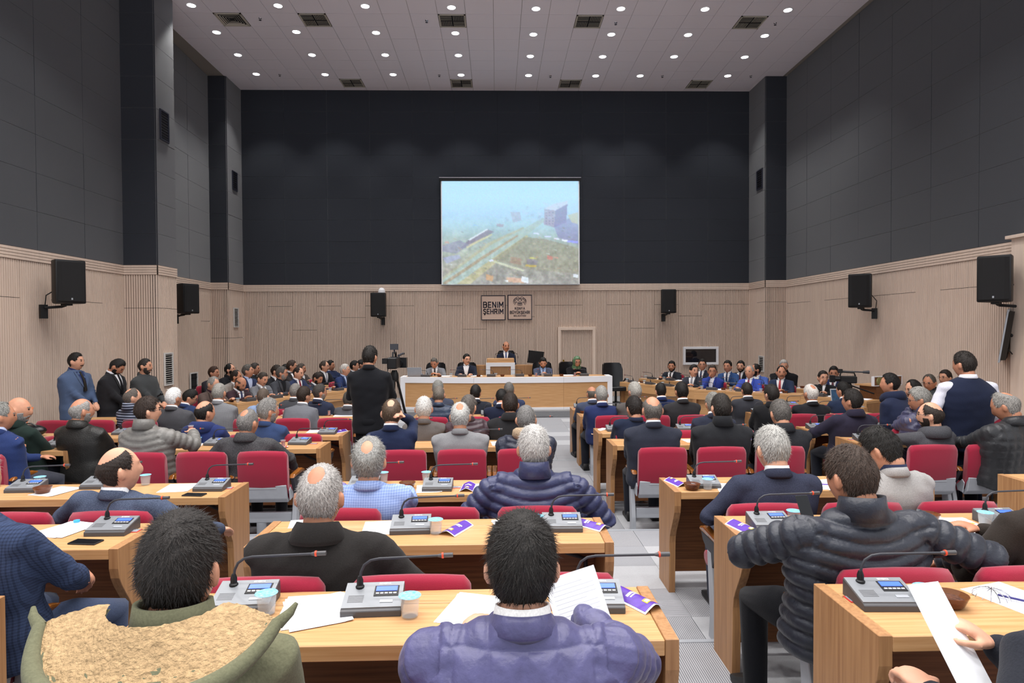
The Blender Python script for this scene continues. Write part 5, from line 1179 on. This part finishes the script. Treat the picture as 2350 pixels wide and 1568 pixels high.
# purple brochures: folded strip, white border, printed face
def brochure(px, py, rw, rz, wh):
    z = DZ(rw); q = onto(px, py, rw, .08, .1, .1); t = thing('brochure', 'folded purple brochure with white border '+wh, 'brochure', (q[0], q[1], z+.001), rz, 'purple brochures'); W, L = .05, .105
    def sheet(w_, l0, l1, lift, name, m, n=9):
        V = []; F = []
        for i in range(n):
            u_ = -1+2*i/(n-1); x = u_*w_; h = .024*max(0, 1-(abs(x)/W)**1.3)+lift
            V += [(x, l0, h), (x, l1, h)]
        for i in range(n-1): F.append((2*i, 2*i+2, 2*i+3, 2*i+1))
        N_ = len(V); V += [(x, y, h-.0008) for x, y, h in V]; F += [tuple(N_+k for k in f[::-1]) for f in F]; npmesh(name, V, F, m, t)
    sheet(W, -L, L, .001, 'paper', M_PAPER); sheet(W*.88, -L*.93, L*.93, .0022, 'printed_face', M_PURPLE); sheet(W*.5, L*.1, L*.22, .0032, 'white_title', M_WHITE, 7); sheet(W*.42, L*-.02, L*.04, .0032, 'white_subtitle', M_WHITE, 7)
    sheet(W*.3, -L*.75, -L*.48, .0032, 'yellow_badge', mat('badge_yellow', '#c9b23a', .4), 5); sheet(W*.22, -L*.7, -L*.55, .004, 'badge_label', M_WHITE, 5)
for a in [(1462, 1380, 'A', .55, 'at the aisle end of the nearest desk'), (1047, 1217, 'B', -.45, 'between cup and papers, centre block'), (1360, 1207, 'B', .75, 'at the aisle end, centre block second row'), (1706, 1215, 'B', .25, 'at the aisle end, right block second row'), (1074, 1121, 'C', -.08, 'in the centre block third row'), (1553, 1110, 'C', -2.9, 'beside the glass bowl, right block'), (785, 1118, 'C', .5, 'half hidden by the blue blazer'), (778, 992, 'E', -.6, 'at the end of the left block desk'), (1715, 1005, 'D', .4, 'between dark overcoats')]: brochure(*a)
# red-framed socket plates let into the desk
for i, (px, py, rw) in enumerate([(1930, 1377, 'A'), (318, 1219, 'B'), (1690, 1208, 'B'), (527, 1121, 'C'), (1048, 1119, 'C'), (720, 1019, 'D'), (2305, 1104, 'C'), (1955, 1009, 'D'), (1312, 937, 'G')]):
    q = onto(px, py, rw, .09, .05, .05); t = thing('socket_plate', 'red-framed card socket plate let into the desk, %s row, %s' % (RN[rw], ['right block by the big unit', 'left block end', 'right block under the brochure', 'left block end', 'centre block beside unit', 'left block end', 'far right block', 'far right block end', 'right block end'][i]), 'socket', (q[0], q[1], DZ(rw)), 0, 'red-framed socket plates')
    b = MB(); b.span(-.04, .04, -.028, .028, 0, .003); b.build('red_frame', M_REDFR, t, bevel=.001); b = MB(); b.span(-.035, .035, -.023, .023, .003, .0045); b.lathe([(.012, .0045), (.012, .007), (0, .0075)], 12); b.build('metal_plate', M_SILV, t)
# papers
def paper(px, py, rw, rz, wh, w_=.21, l=.297, n=1, z=None):
    z = DZ(rw) if z is None else z; q = onto(px, py, rw)
    for k in range(n):
        b = MB(); nx = 6; V = []; F = []
        for i in range(nx):
            u_ = i/(nx-1); h = .0012+.004*(u_ > .8)*(u_-.8)*5*random.random()
            V += [(-w_/2+w_*u_, -l/2, h), (-w_/2+w_*u_, l/2, h*.7)]
        for i in range(nx-1): F.append((2*i, 2*i+2, 2*i+3, 2*i+1))
        N_ = len(V); V += [(x, y, h-.001) for x, y, h in V]; F += [tuple(N_+j for j in f[::-1]) for f in F]
        b.add(V, F)
        tag(b.build('paper_sheet', M_PAPER, None, (q[0]+k*.012, q[1]-k*.008, z+k*.0014), rz+k*.14), 'loose white paper sheet %s%s' % (wh, ['', ', second of the pile', ', third of the pile'][k]), 'paper', 'loose papers on the desks')
for a in [(715, 1400, 'A', .12, 'left of the big microphone unit', .21, .26, 3), (1090, 1400, 'A', -.3, 'left of the purple jacket', .21, .26, 2), (2330, 1375, 'A', .3, 'right of the wire cover, lower right', .21, .26, 1), (150, 1215, 'B', -.35, 'under the small bottle cap', .21, .26, 2), (868, 1212, 'B', .1, 'left of the unit, centre block', .16, .24, 1), (1180, 1208, 'B', .15, 'behind the cup, centre block second row', .21, .27, 2), (2190, 1205, 'B', -.3, 'stacked with a yellow pen, right block', .21, .27, 3), (690, 1190, 'B', .2, 'left of the black coat', .12, .15, 1),
          (130, 1128, 'C', -.25, 'beside the brown bowl, left block', .21, .26, 1), (410, 1120, 'C', .1, 'behind the tweed blazer arm', .21, .25, 1), (985, 1122, 'C', .1, 'under unit, centre block', .18, .22, 1), (1120, 1120, 'C', .05, 'left of the navy padded jacket', .2, .25, 1), (1680, 1120, 'C', -.2, 'right of the unit, right block third row', .21, .26, 1), (1900, 1112, 'C', .1, 'with a pen, between blazers', .25, .28, 2), (440, 1022, 'D', .2, 'beside cup, left block', .2, .2, 2), (1150, 1018, 'D', .1, 'left of the fur collar coat', .21, .25, 2), (1465, 1010, 'D', .2, 'at the aisle end, right block', .12, .25, 1), (1580, 1012, 'D', .1, 'between suits, right block', .1, .2, 1), (2230, 1012, 'D', .3, 'beside the quilted coat', .25, .25, 1), (2085, 1004, 'D', .1, 'under the knit jacket hand', .2, .22, 1), (720, 987, 'E', .1, 'left of unit, left block', .15, .22, 1), (1345, 986, 'E', -.6, 'at the aisle end, right block fifth row', .1, .22, 1), (2068, 985, 'E', .2, 'under the writing hand', .18, .22, 1), (790, 948, 'F', .1, 'behind the cameraman', .3, .25, 1)]: paper(*a)
# phones, pens, caps
def phone(loc, rot, wh):
    t = thing('smartphone', 'black smartphone '+wh, 'phone', loc, 0, 'smartphones'); t.rotation_euler = rot
    b = MB(); b.span(-.036, .036, -.074, .074, 0, .008); b.build('case', M_BLK, t, bevel=.003); b = MB(); b.span(-.033, .033, -.07, .07, .008, .0088); b.build('screen', M_SCR, t)
phone(tuple(atz(197, 1246, DZ('B'))), (0, 0, 1.45), 'lying on the left block desk'); phone(tuple(atz(446, 1137, DZ('C'))), (0, 0, 1.45), 'lying in front of unit, third row')
q = aty(1847, 1168, 2.95); phone((q[0], q[1], q[2]), (1.0, 0, .1), 'held by the person in black padded jacket'); [o for o in COL.objects if o.get('label') == 'black smartphone held by the person in black padded jacket'][0].scale = (.85, .85, .85)
b = MB(); b.lathe([(0, 0), (.016, 0), (.016, .012), (0, .013)], 14); q = atz(176, 1200, DZ('B')); tag(b.build('bottle_cap', mat('cap_blue', '#3fa5e0', .4), None, (q[0], q[1], q[2]+.003), smooth=40), 'small blue bottle cap on papers, left block', 'cap')
def pen(px, py, rw, rz, m, label):
    q = atz(px, py, DZ(rw)); b = MB(); b.tube([(-.07, 0, .006), (.06, 0, .006), (.072, 0, .006)], [.0045, .0045, .0012], 8); tag(b.build('pen', m, None, (q[0], q[1], q[2]+.005), rz, smooth=50), label, 'pen')
pen(2205, 1205, 'B', -.2, mat('pen_yellow', '#d6cf5a', .3), 'clear yellow pen on stacked papers, right block'); pen(2345, 1385, 'A', -.8, mat('pen_blue', '#2e2a6e', .3), 'dark blue pen on a sheet, lower right'); pen(1905, 1116, 'C', -.3, M_PURPLE, 'thin purple pen on paper between blazers')
# wire cover beside the bowl
b = MB(); q = atz(2275, 1372, DZ('A'))
for k in range(7): a = k*PI/7; b.tube([(.06*math.cos(a)*math.cos(f), .06*math.sin(a)*math.cos(f), .004+.03*math.sin(f)) for f in np.linspace(0, PI, 9)], .0016, 5)
tag(b.build('wire_cover', M_CHROME, None, tuple(q), smooth=50), 'domed wire cover lying beside the brown bowl, lower right', 'cover')
# sheets held in hands
def held(px, py, Y, rot, w_, l, label, text=True):
    q = aty(px, py, Y); t = thing('held_sheet', label, 'paper', tuple(q)); t.rotation_euler = rot
    b = MB(); b.span(-w_/2, w_/2, -l/2, l/2, -.0004, .0004); b.build('sheet', M_PAPER, t)
    if text:
        tm = mat('print_grey', '#c9cbd2', .8)
        for k in range(16):
            b = MB(); wq = w_*(.8 if k % 4 else .6); b.span(-w_*.4, -w_*.4+wq, l*.38-k*l*.05, l*.38-k*l*.05+.0012, .0004, .0007); b.build('text_line', tm, t)
held(1335, 1412, 1.98, (1.15, -.25, .12), .17, .26, 'printed white sheet held up by the person in purple jacket')
held(2190, 1478, 1.58, (.95, .1, .42), .13, .30, 'long white sheet held by the person at the lower right edge', False)
q = aty(2290, 1283, 2.62); b = MB()
g = np.random.default_rng(5); V, F = ellipsoid((0, 0, 0), (.03, .012, .035), None, 12, 8); V = V*(1+.25*g.standard_normal((len(V), 1))); b.add(V, F); tag(b.build('tissue', M_PAPER, None, tuple(q), smooth=60), 'crumpled white tissue held at the right edge', 'tissue')
A_, B_, C_ = GPI['LIMB'][1]; q = np.array(GP.location)+rotm('Z', GP.rotation_euler[2]) @ (C_+unit(C_-B_)*.085+v3(-.03, .02, -.045)); t = thing('tea_glass', 'tulip-shaped glass of tea raised by the person in grey padded jacket', 'glass', tuple(q), 0, 'tea glasses'); link('glass', tg, t); link('tea', tt, t)
t = thing('document_folder', 'upright folder with orange edges holding printed papers, far left desk', 'folder', (-5.95, 7.95, F_['E']+DH), .1); t.rotation_euler = (-.25, .25, 0)
b = MB(); b.span(-.13, .13, 0, .004, .0, .40); b.build('cover', mat('folder_orange', '#d9733a', .5), t); b = MB(); b.span(-.12, .12, -.003, 0, .012, .385); b.build('paper', M_PAPER, t); b = MB(); b.span(-.05, .06, -.012, .012, .385, .41); b.build('clip', M_DKP, t)
# black bag on the far left desk
b = MB(); q = atz(112, 992, DZ('E')); V, F = ellipsoid((0, 0, .07), (.19, .1, .075), None, 20, 12); b.add(V, F); b.tube([(-.1, -.02, .12), (-.05, -.05, .165), (.05, -.05, .165), (.1, -.02, .12)], .008, 6)
tag(b.build('handbag', M_BLKS, None, (q[0], ROWS['E'][0]+.2, DZ('E')), smooth=60), 'black leather bag lying on the far left desk', 'bag')

# ------------------------------------------------------------------ wing and stage table tops
wi = 0
def wing_items(L, z, side, labs):
    n = 0
    for i in range(len(L)-1):
        a, c = np.array(L[i]), np.array(L[i+1]); Ln = np.linalg.norm(c-a); u_ = (c-a)/Ln; nm = np.array([-u_[1], u_[0]])*side
        k = int(Ln/.62); ang = math.atan2(u_[1], u_[0])
        for j in range(k):
            p = a+u_*(.35+j*.62)+nm*.2; w_ = '%s, %s place, %s segment' % (labs, WORD[j], WORD[i])
            o = dup(UNIT_TPL, (p[0]+nm[0]*.0, p[1]+nm[1]*.0, z), math.atan2(nm[0], -nm[1]), label='gooseneck microphone unit on the '+w_)
            p2 = a+u_*(.12+j*.62)+nm*.14
            t = thing('water_cup', 'blue-lidded water cup on the '+w_, 'cup', (p2[0], p2[1], z), 0, 'plastic water cups on the desks'); link('cup', CM[0], t); link('water', CM[1], t); link('foil_lid', CM[2], t)
            if j % 2 == 0: p3 = a+u_*(.56+j*.62)+nm*.22; t = thing('glass_bowl', 'small brown glass bowl on the '+w_, 'bowl', (p3[0], p3[1], z), 0, 'brown glass bowls'); link('bowl', bw, t); link('contents', nt_, t)
            p4 = a+u_*(.48+j*.62)+nm*.3; b = MB(); b.span(-.1, .1, -.14, .14, 0, .002); tag(b.build('paper_sheet', M_PAPER, None, (p4[0], p4[1], z+.001), ang+.2), 'white paper sheet on the '+w_, 'paper', 'loose papers on the desks')
wing_items(WR, .77, 1, 'front right wing desk'); wing_items(WL, .77, 1, 'front left wing desk'); wing_items(WR2, .77, 1, 'back right wing desk')
zs = .15+.782
SDY = 15.75
for i, px in enumerate([977, 1061, 1128, 1192, 1259, 1341]):
    q = aty(px, 862, SDY); dup(UNIT_TPL, (q[0], SDY+.12, zs), PI+random.uniform(-.1, .1), label='grey gooseneck microphone unit, %s from left on the presidency desk' % WORD[i])
for i, px in enumerate([966, 1035, 1138, 1179, 1245]):
    q = aty(px, 862, SDY); t = thing('water_cup', 'plastic water cup, %s from left on the presidency desk' % WORD[i], 'cup', (q[0], SDY+.05, zs), 0, 'plastic water cups on the desks'); link('cup', CM[0], t); link('water', CM[1], t); link('foil_lid', CM[2], t)
for i, px in enumerate([1008, 1098, 1153, 1217, 1289]):
    q = aty(px, 862, SDY); t = thing('glass_bowl', 'brown glass bowl, %s from left on the presidency desk' % WORD[i], 'bowl', (q[0], SDY+.05, zs), 0, 'brown glass bowls'); link('bowl', bw, t); link('contents', nt_, t)
for i, (px, d) in enumerate([(1231, 'before the blue-grey suit'), (1320, 'before the headscarf')]):
    q = aty(px, 862, SDY); t = thing('tea_glass', 'glass of red tea on the presidency desk '+d, 'glass', (q[0], SDY+.05, zs+.0045), 0, 'tea glasses'); link('glass', tg, t); link('tea', tt, t); link('saucer', ts_, t)
for i, px in enumerate([1022, 1092, 1305]):
    q = aty(px, 862, SDY); b = MB(); b.span(-.15, .15, -.12, .12, 0, .012); tag(b.build('paper_stack', M_PAPER, None, (q[0], SDY+.2, zs), .2, bevel=.002), 'stack of white papers, %s from left on the presidency desk' % WORD[i], 'papers', 'paper stacks on the presidency desk')
def laptop(loc, rz, label, lit=None, s=1.):
    t = thing('laptop', label, 'laptop', loc, rz); t.scale = (s, s, s)
    b = MB(); b.span(-.18, .18, -.12, .12, 0, .018); b.build('base', M_SILV, t, bevel=.004)
    b = MB(); b.span(-.16, .16, -.02, .09, .018, .0195); b.build('keyboard', M_DKP, t)
    b = MB(); b.box(0, .155, .125, .36, .01, .24, rotm('X', -.28)); l = b.build('lid', M_GREYP, t, bevel=.003)
    b = MB(); b.box(0, .1485, .125, .335, .004, .21, rotm('X', -.28)); b.build('screen', lit or M_SCR, l)
q = aty(953, 868, SDY); laptop((q[0], SDY+.15, zs), PI-.1, 'silver laptop with its lid to the hall on the presidency desk')
q = atz(1968, 938, DZ('G')); laptop((q[0], 10.62, DZ('G')), -.1, 'open laptop with dark blue picture on the right desk', mat('laptop_picture', '#16324a', .3, emit=.35, var=.6, vscale=14), 1.15)
# monitor on the rostrum wing
q = aty(1234, 822, 16.75); t = thing('desktop_monitor', 'black monitor seen from behind beside the rostrum', 'monitor', (q[0]-.02, 16.75+.5, .0)); z0 = q[2]
b = MB(); b.box(0, 0, z0, .44, .03, .34, rotm('Z', .25) @ rotm('Y', .12)); b.build('panel', M_BLK, t, bevel=.008); b = MB(); b.tube([(0, .02, z0), (.04, .03, z0-.25)], .02, 8); b.span(-.1, .18, -.08, .1, z0-.28, z0-.255); b.build('stand', M_BLK, t)
q = aty(1162, 800, 17.75); office_chair(q[0], 17.82, .3-.02, PI, 'tall black leather chair behind the rostrum', 1.22)
b = MB(); b.span(q[0]-.9, q[0]+.9, 17.3, 18.35, .15, .28); tag(struct(b.build('floor_rostrum', MATS['platform_grey'])), 'raised step under the rostrum chair')
for px, wh in ((998, 'grey suit'), (1070, 'dark suit and glasses'), (1246, 'blue-grey suit'), (1312, 'headscarf')):
    q = aty(px, 840, 16.5); office_chair(q[0], 16.55, .15, PI+(.2 if px == 1312 else 0), 'black leather chair behind the person with '+wh)
for s in (-1, 1):
    q = aty(1162+s*17, 818, 17.2); b = MB(); b.tube([(s*.11, 0, -.05), (s*.11, 0, .0), (s*.09, 0, .07), (0, -.02, .11)], .006, 6); b.tube([(0, -.02, .11), (-s*.03, -.03, .11)], .013, 8)
    tag(b.build('table_microphone', M_BLK, None, (q[0], 17.15, aty(1149, 824, 16.9)[2]+.05)), '%s gooseneck microphone on the rostrum' % ('left' if s < 0 else 'right'), 'microphone', 'rostrum microphones')
# ------------------------------------------------------------------ loudspeakers
def speaker(p, rz, label, s=1., arm=(0, .36), wall_rz=0.):
    t = thing('loudspeaker', label, 'loudspeaker', p, rz, 'black wall loudspeakers'); t.scale = (s, s, s)
    b = MB(); pl = [(-.21, -.2), (.21, -.2), (.2, .0), (.12, .2), (-.12, .2), (-.2, .0)]; b.prism(pl, -.34, .34, 'z'); b.build('cabinet', M_BLK, t, bevel=.025, seg=2, smooth=40)
    b = MB(); V = []; n = 8
    b.prism([(-.19, -.205), (.19, -.205), (.13, -.225), (-.13, -.225)], -.31, .31, 'z'); b.build('grille', mat('speaker_grille', '#141416', .7, bump=.6, bscale=400), t, bevel=.006)
    b = MB(); b.box(0, -.228, -.27, .022, .004, .03); b.build('badge', M_SILV, t)
    b = MB(); ax, ay = arm; b.span(-.05, .05, -.1, .1, -.37, -.34); b.tube([(0, .05, -.365), (0, .2, -.38), (ax, ay-.06, -.4)], .022, 8); b.box(ax, ay, -.46, .1, .08, .22); b.build('bracket', M_BLK, t)
    b = MB(); b.tube([(.08, .19, .05), (.1, .3, .0), (ax+.04, ay, -.2), (ax+.02, ay, -.38)], .009, 6); b.build('cable', M_BLK, t, smooth=60)
q = atx(152, 648, -6.8); speaker(q, math.radians(52), 'black loudspeaker bracketed high on the near left wall', 1.0, (-.2, .36))
q = atx(426, 686, -7.15); speaker(q, math.radians(62), 'black loudspeaker half hidden in the left wall recess', 1.0)
q = aty(870, 700, 18.0); speaker(q, 0.03, 'black loudspeaker on the back wall left of the signs', .98, (.05, .38))
q = aty(1532, 692, 18.0); speaker(q, -.06, 'black loudspeaker on the back wall right of the door', .98, (-.05, .38))
q = atx(1976, 668, 7.45); speaker(q, math.radians(-38), 'black loudspeaker on the right wall above the lectern', 1.0, (.2, .34))
q = atx(2287, 641, 7.4); speaker(q, math.radians(-48), 'large black loudspeaker on the right wall by the screen', 1.0, (.2, .36))
q = aty(876, 669, 18.25); b = MB(); b.lathe([(.1, -.1), (.1, 0), (.085, .06), (.05, .095), (0, .105)], 16); tag(b.build('dome_camera', M_WHITE, None, tuple(q), smooth=60), 'white dome camera on the back wall above the left loudspeaker', 'camera')
# flat screen on an arm, right wall
q0 = aty(2303, 772, 9.3); t = thing('flat_television', 'flat television on a wall arm seen edge-on, right wall', 'television', tuple(q0), math.radians(48)); t.rotation_euler = (math.radians(8), math.radians(-4), math.radians(48))
b = MB(); b.span(0, .62, -.012, .012, -.40, .40); b.build('silver_frame', M_SILV, t, bevel=.004); b = MB(); b.prism([(.0, -.012), (.62, -.012), (.5, -.07), (.12, -.07)], -.36, .36, 'z'); b.build('back_cover', M_BLK, t)
b = MB(); b.span(.01, .61, .0125, .014, -.38, .38); b.build('screen', M_SCR, t); b = MB(); b.tube([(.3, -.07, 0), (.35, -.2, .0), (.62, -.33, .03)], .025, 8); b.tube([(.2, -.07, -.2), (.3, -.15, -.3), (.45, -.25, -.28), (.5, -.3, -.1)], .008, 6); b.build('wall_arm', M_BLK, t)
# ------------------------------------------------------------------ video cameras and lectern
def tripod(t, h, spread, m=M_BLK):
    for k in range(3):
        a = k*2*PI/3+.5; b = MB(); b.tube([(.03*math.cos(a), .03*math.sin(a), h), (spread*.5*math.cos(a), spread*.5*math.sin(a), h*.48)], .018, 6); b.tube([(spread*.5*math.cos(a), spread*.5*math.sin(a), h*.5), (spread*math.cos(a), spread*math.sin(a), .01)], .012, 6); b.build('tripod_leg', m, t)
    b = MB(); b.lathe([(.05, h-.05), (.06, h), (.05, h+.06), (.035, h+.1), (0, h+.1)], 12); b.build('tripod_head', m, t, smooth=40)
q = aty(905, 830, 8.75); t = thing('video_camera', 'black broadcast video camera on tripod beside the standing cameraman', 'video camera', (q[0], q[1], .02)); zc = q[2]-.02
tripod(t, zc-.22, .42)
b = MB(); b.span(-.07, .06, -.2, .16, -.09, .06); b.build('body', M_BLK, t, (0, 0, zc), bevel=.012); b = MB(); b.tube([(.0, .16, -.02), (0, .3, -.02)], [.05, .06], 14); b.span(-.08, .1, .24, .34, -.09, .05); b.build('lens_hood', M_BLKS, t, (.03, 0, zc-.01))
b = MB(); b.tube([(0, -.14, .06), (0, -.12, .12), (0, .1, .12), (0, .12, .06)], .014, 8); b.build('carry_handle', M_BLK, t, (0, 0, zc)); b = MB(); b.span(-.055, .055, -.02, .015, .15, .23); b.tube([(0, 0, .1), (0, 0, .16)], .01, 6); b.build('field_monitor', M_DKP, t, (0, 0, zc+.01))
b = MB(); b.tube([(.06, -.02, .08), (.09, .1, .1), (.1, .18, .1)], .016, 8); b.build('shotgun_microphone', M_DKP, t, (0, 0, zc)); b = MB(); b.span(-.13, -.06, -.22, -.1, -.02, .05); b.build('viewfinder', M_BLK, t, (0, 0, zc)); b = MB(); b.tube([(-.05, -.1, -.25), (-.1, -.35, -.38), (-.12, -.5, -.42)], .012, 8); b.tube([(-.06, .0, .0), (-.1, -.1, -.2), (-.04, -.08, -.45)], .006, 5); b.build('pan_handle', M_DKP, t, (0, 0, zc))
q = aty(1948, 870, 10.95); t = thing('video_camera', 'black camcorder with microphone on tripod, right side', 'video camera', (q[0], q[1], 0), math.radians(70)); zc = q[2]; CAM2 = t
tripod(t, zc-.17, .3)
b = MB(); b.span(-.06, .06, -.12, .14, -.07, .05); b.build('body', M_BLK, t, (0, 0, zc), bevel=.012); b = MB(); b.tube([(0, .14, 0), (0, .24, 0)], [.045, .05], 14); b.span(-.065, .065, .22, .3, -.06, .06); b.build('lens_hood', M_BLKS, t, (0, 0, zc)); b = MB(); b.tube([(0, -.1, .05), (0, -.08, .11), (0, .12, .12), (0, .14, .05)], .014, 8); b.span(-.03, .03, .1, .17, .1, .17); b.build('carry_handle', M_BLK, t, (0, 0, zc))
b = MB(); b.tube([(.03, -.22, .12), (.03, .12, .13)], .012, 8); b.tube([(.03, -.32, .12), (.03, -.22, .12)], [.03, .02], 10); b.build('shotgun_microphone', M_DKP, t, (0, 0, zc)); b = MB(); b.tube([(0, -.05, -.12), (.05, -.4, -.25)], .012, 8); b.build('pan_handle', M_BLK, t, (0, 0, zc))
q = aty(2035, 874, 12.0); t = thing('lectern', 'oak lectern with white edging and round gold emblem, right wall', 'lectern', (q[0], q[1], 0), math.radians(20)); zc = q[2]
b = MB(); b.box(0, 0, zc, .72, .05, .17); b.build('head_panel', M_OAKD, t); b = MB()
for s in (-1, 1): b.box(0, -.005, zc+s*.085, .74, .06, .014); b.box(s*.365, -.005, zc, .014, .06, .17)
b.build('white_edge', M_WHITE, t); b = MB(); b.lathe([(.085, -.01), (.085, .0), (.07, .012), (0, .014)], 20); o = b.build('emblem', mat('emblem_gold', '#8f8a5a', .35, metal=.4), t, (-.22, -.03, zc)); o.rotation_euler = (PI/2, 0, 0)
b = MB(); b.prism([(-.28, zc-.085), (.28, zc-.085), (.2, .1), (.24, 0), (-.24, 0), (-.2, .1)], .0, .36, 'y'); b.build('stem', M_OAKD, t); b = MB(); b.span(-.34, .34, .0, .42, zc-.1, zc-.075); b.build('reading_top', M_OAK, t)
# ------------------------------------------------------------------ microphone in the hand of the standing person
q = aty(368, 906, 10.55); b = MB(); b.tube([(-.05, 0, -.03), (.0, 0, .0)], .012, 10); V, F = ellipsoid((.02, 0, .01), (.028, .022, .022), None, 12, 8); b.add(V, F); tag(b.build('hand_microphone', M_BLK, None, tuple(q), smooth=60), 'black cordless microphone held by the standing person in grey shirt', 'microphone')
# ------------------------------------------------------------------ open hood of the olive parka, lined with sherpa fleece
N0 = OLI['N']; M_SHER = mat('sherpa_fleece', '#b0946f', .98, var=.2, vscale=70, bump=1., bscale=110, spec=.1); OM = clothm('hood', '#666650', {})
def hood(u_, v_, out):
    a = u_*1.3; rw_ = .10+.105*v_; sag = .02*math.sin(PI*v_)
    x = math.sin(a)*rw_*1.38; y = -math.cos(a)*rw_*1.0-.06+.05*abs(u_)**2; z = .052-.115*v_**1.3*(1-.35*abs(u_)**2.2)-sag*(1-abs(u_)**2)+.045*abs(u_)**3*v_
    return N0+v3(x, y-out*.02*v_, z-out*.012)
V = []; F = []; nu, nv = 41, 22; g = np.random.default_rng(9)
for i in range(nu):
    for j in range(nv): V.append(hood(-1+2*i/(nu-1), j/(nv-1), 0)+g.normal(size=3)*.0009)
for i in range(nu-1):
    for j in range(nv-1): F.append((i*nv+j, i*nv+j+1, (i+1)*nv+j+1, (i+1)*nv+j))
npmesh('hood_lining', V, F, M_SHER, OL)
V2 = [hood(-1+2*i/(nu-1), j/(nv-1), 1.) for i in range(nu) for j in range(nv)]
npmesh('hood_shell', V2, [f[::-1] for f in F], OM, OL)
b = MB(); b.tube([hood(-1+2*i/40, 1., .5)+v3(0, 0, .004) for i in range(41)], [.014+.012*math.sin(PI*i/40) for i in range(41)], 10); b.build('hood_hem', OM, OL, smooth=60)
for s in (-1, 1):
    b = MB(); b.tube([hood(s, 1., .5), hood(s, 1., .5)+v3(s*.025, .015, .02), hood(s, 1., .5)+v3(s*.035, .03, .035)], [.016, .011, .005], 8); b.build('hood_tab', OM, OL, smooth=60)

# ------------------------------------------------------------------ bake modifiers and lettering in one pass
bpy.context.view_layer.update()
dg = bpy.context.evaluated_depsgraph_get()
baked = []
for it in PENDING:
    baked.append(bpy.data.meshes.new_from_object(it[1].evaluated_get(dg)))
for it, me in zip(PENDING, baked):
    o, fin = it[1], it[2]; o.modifiers.clear(); o.data = me; fin(o, me)
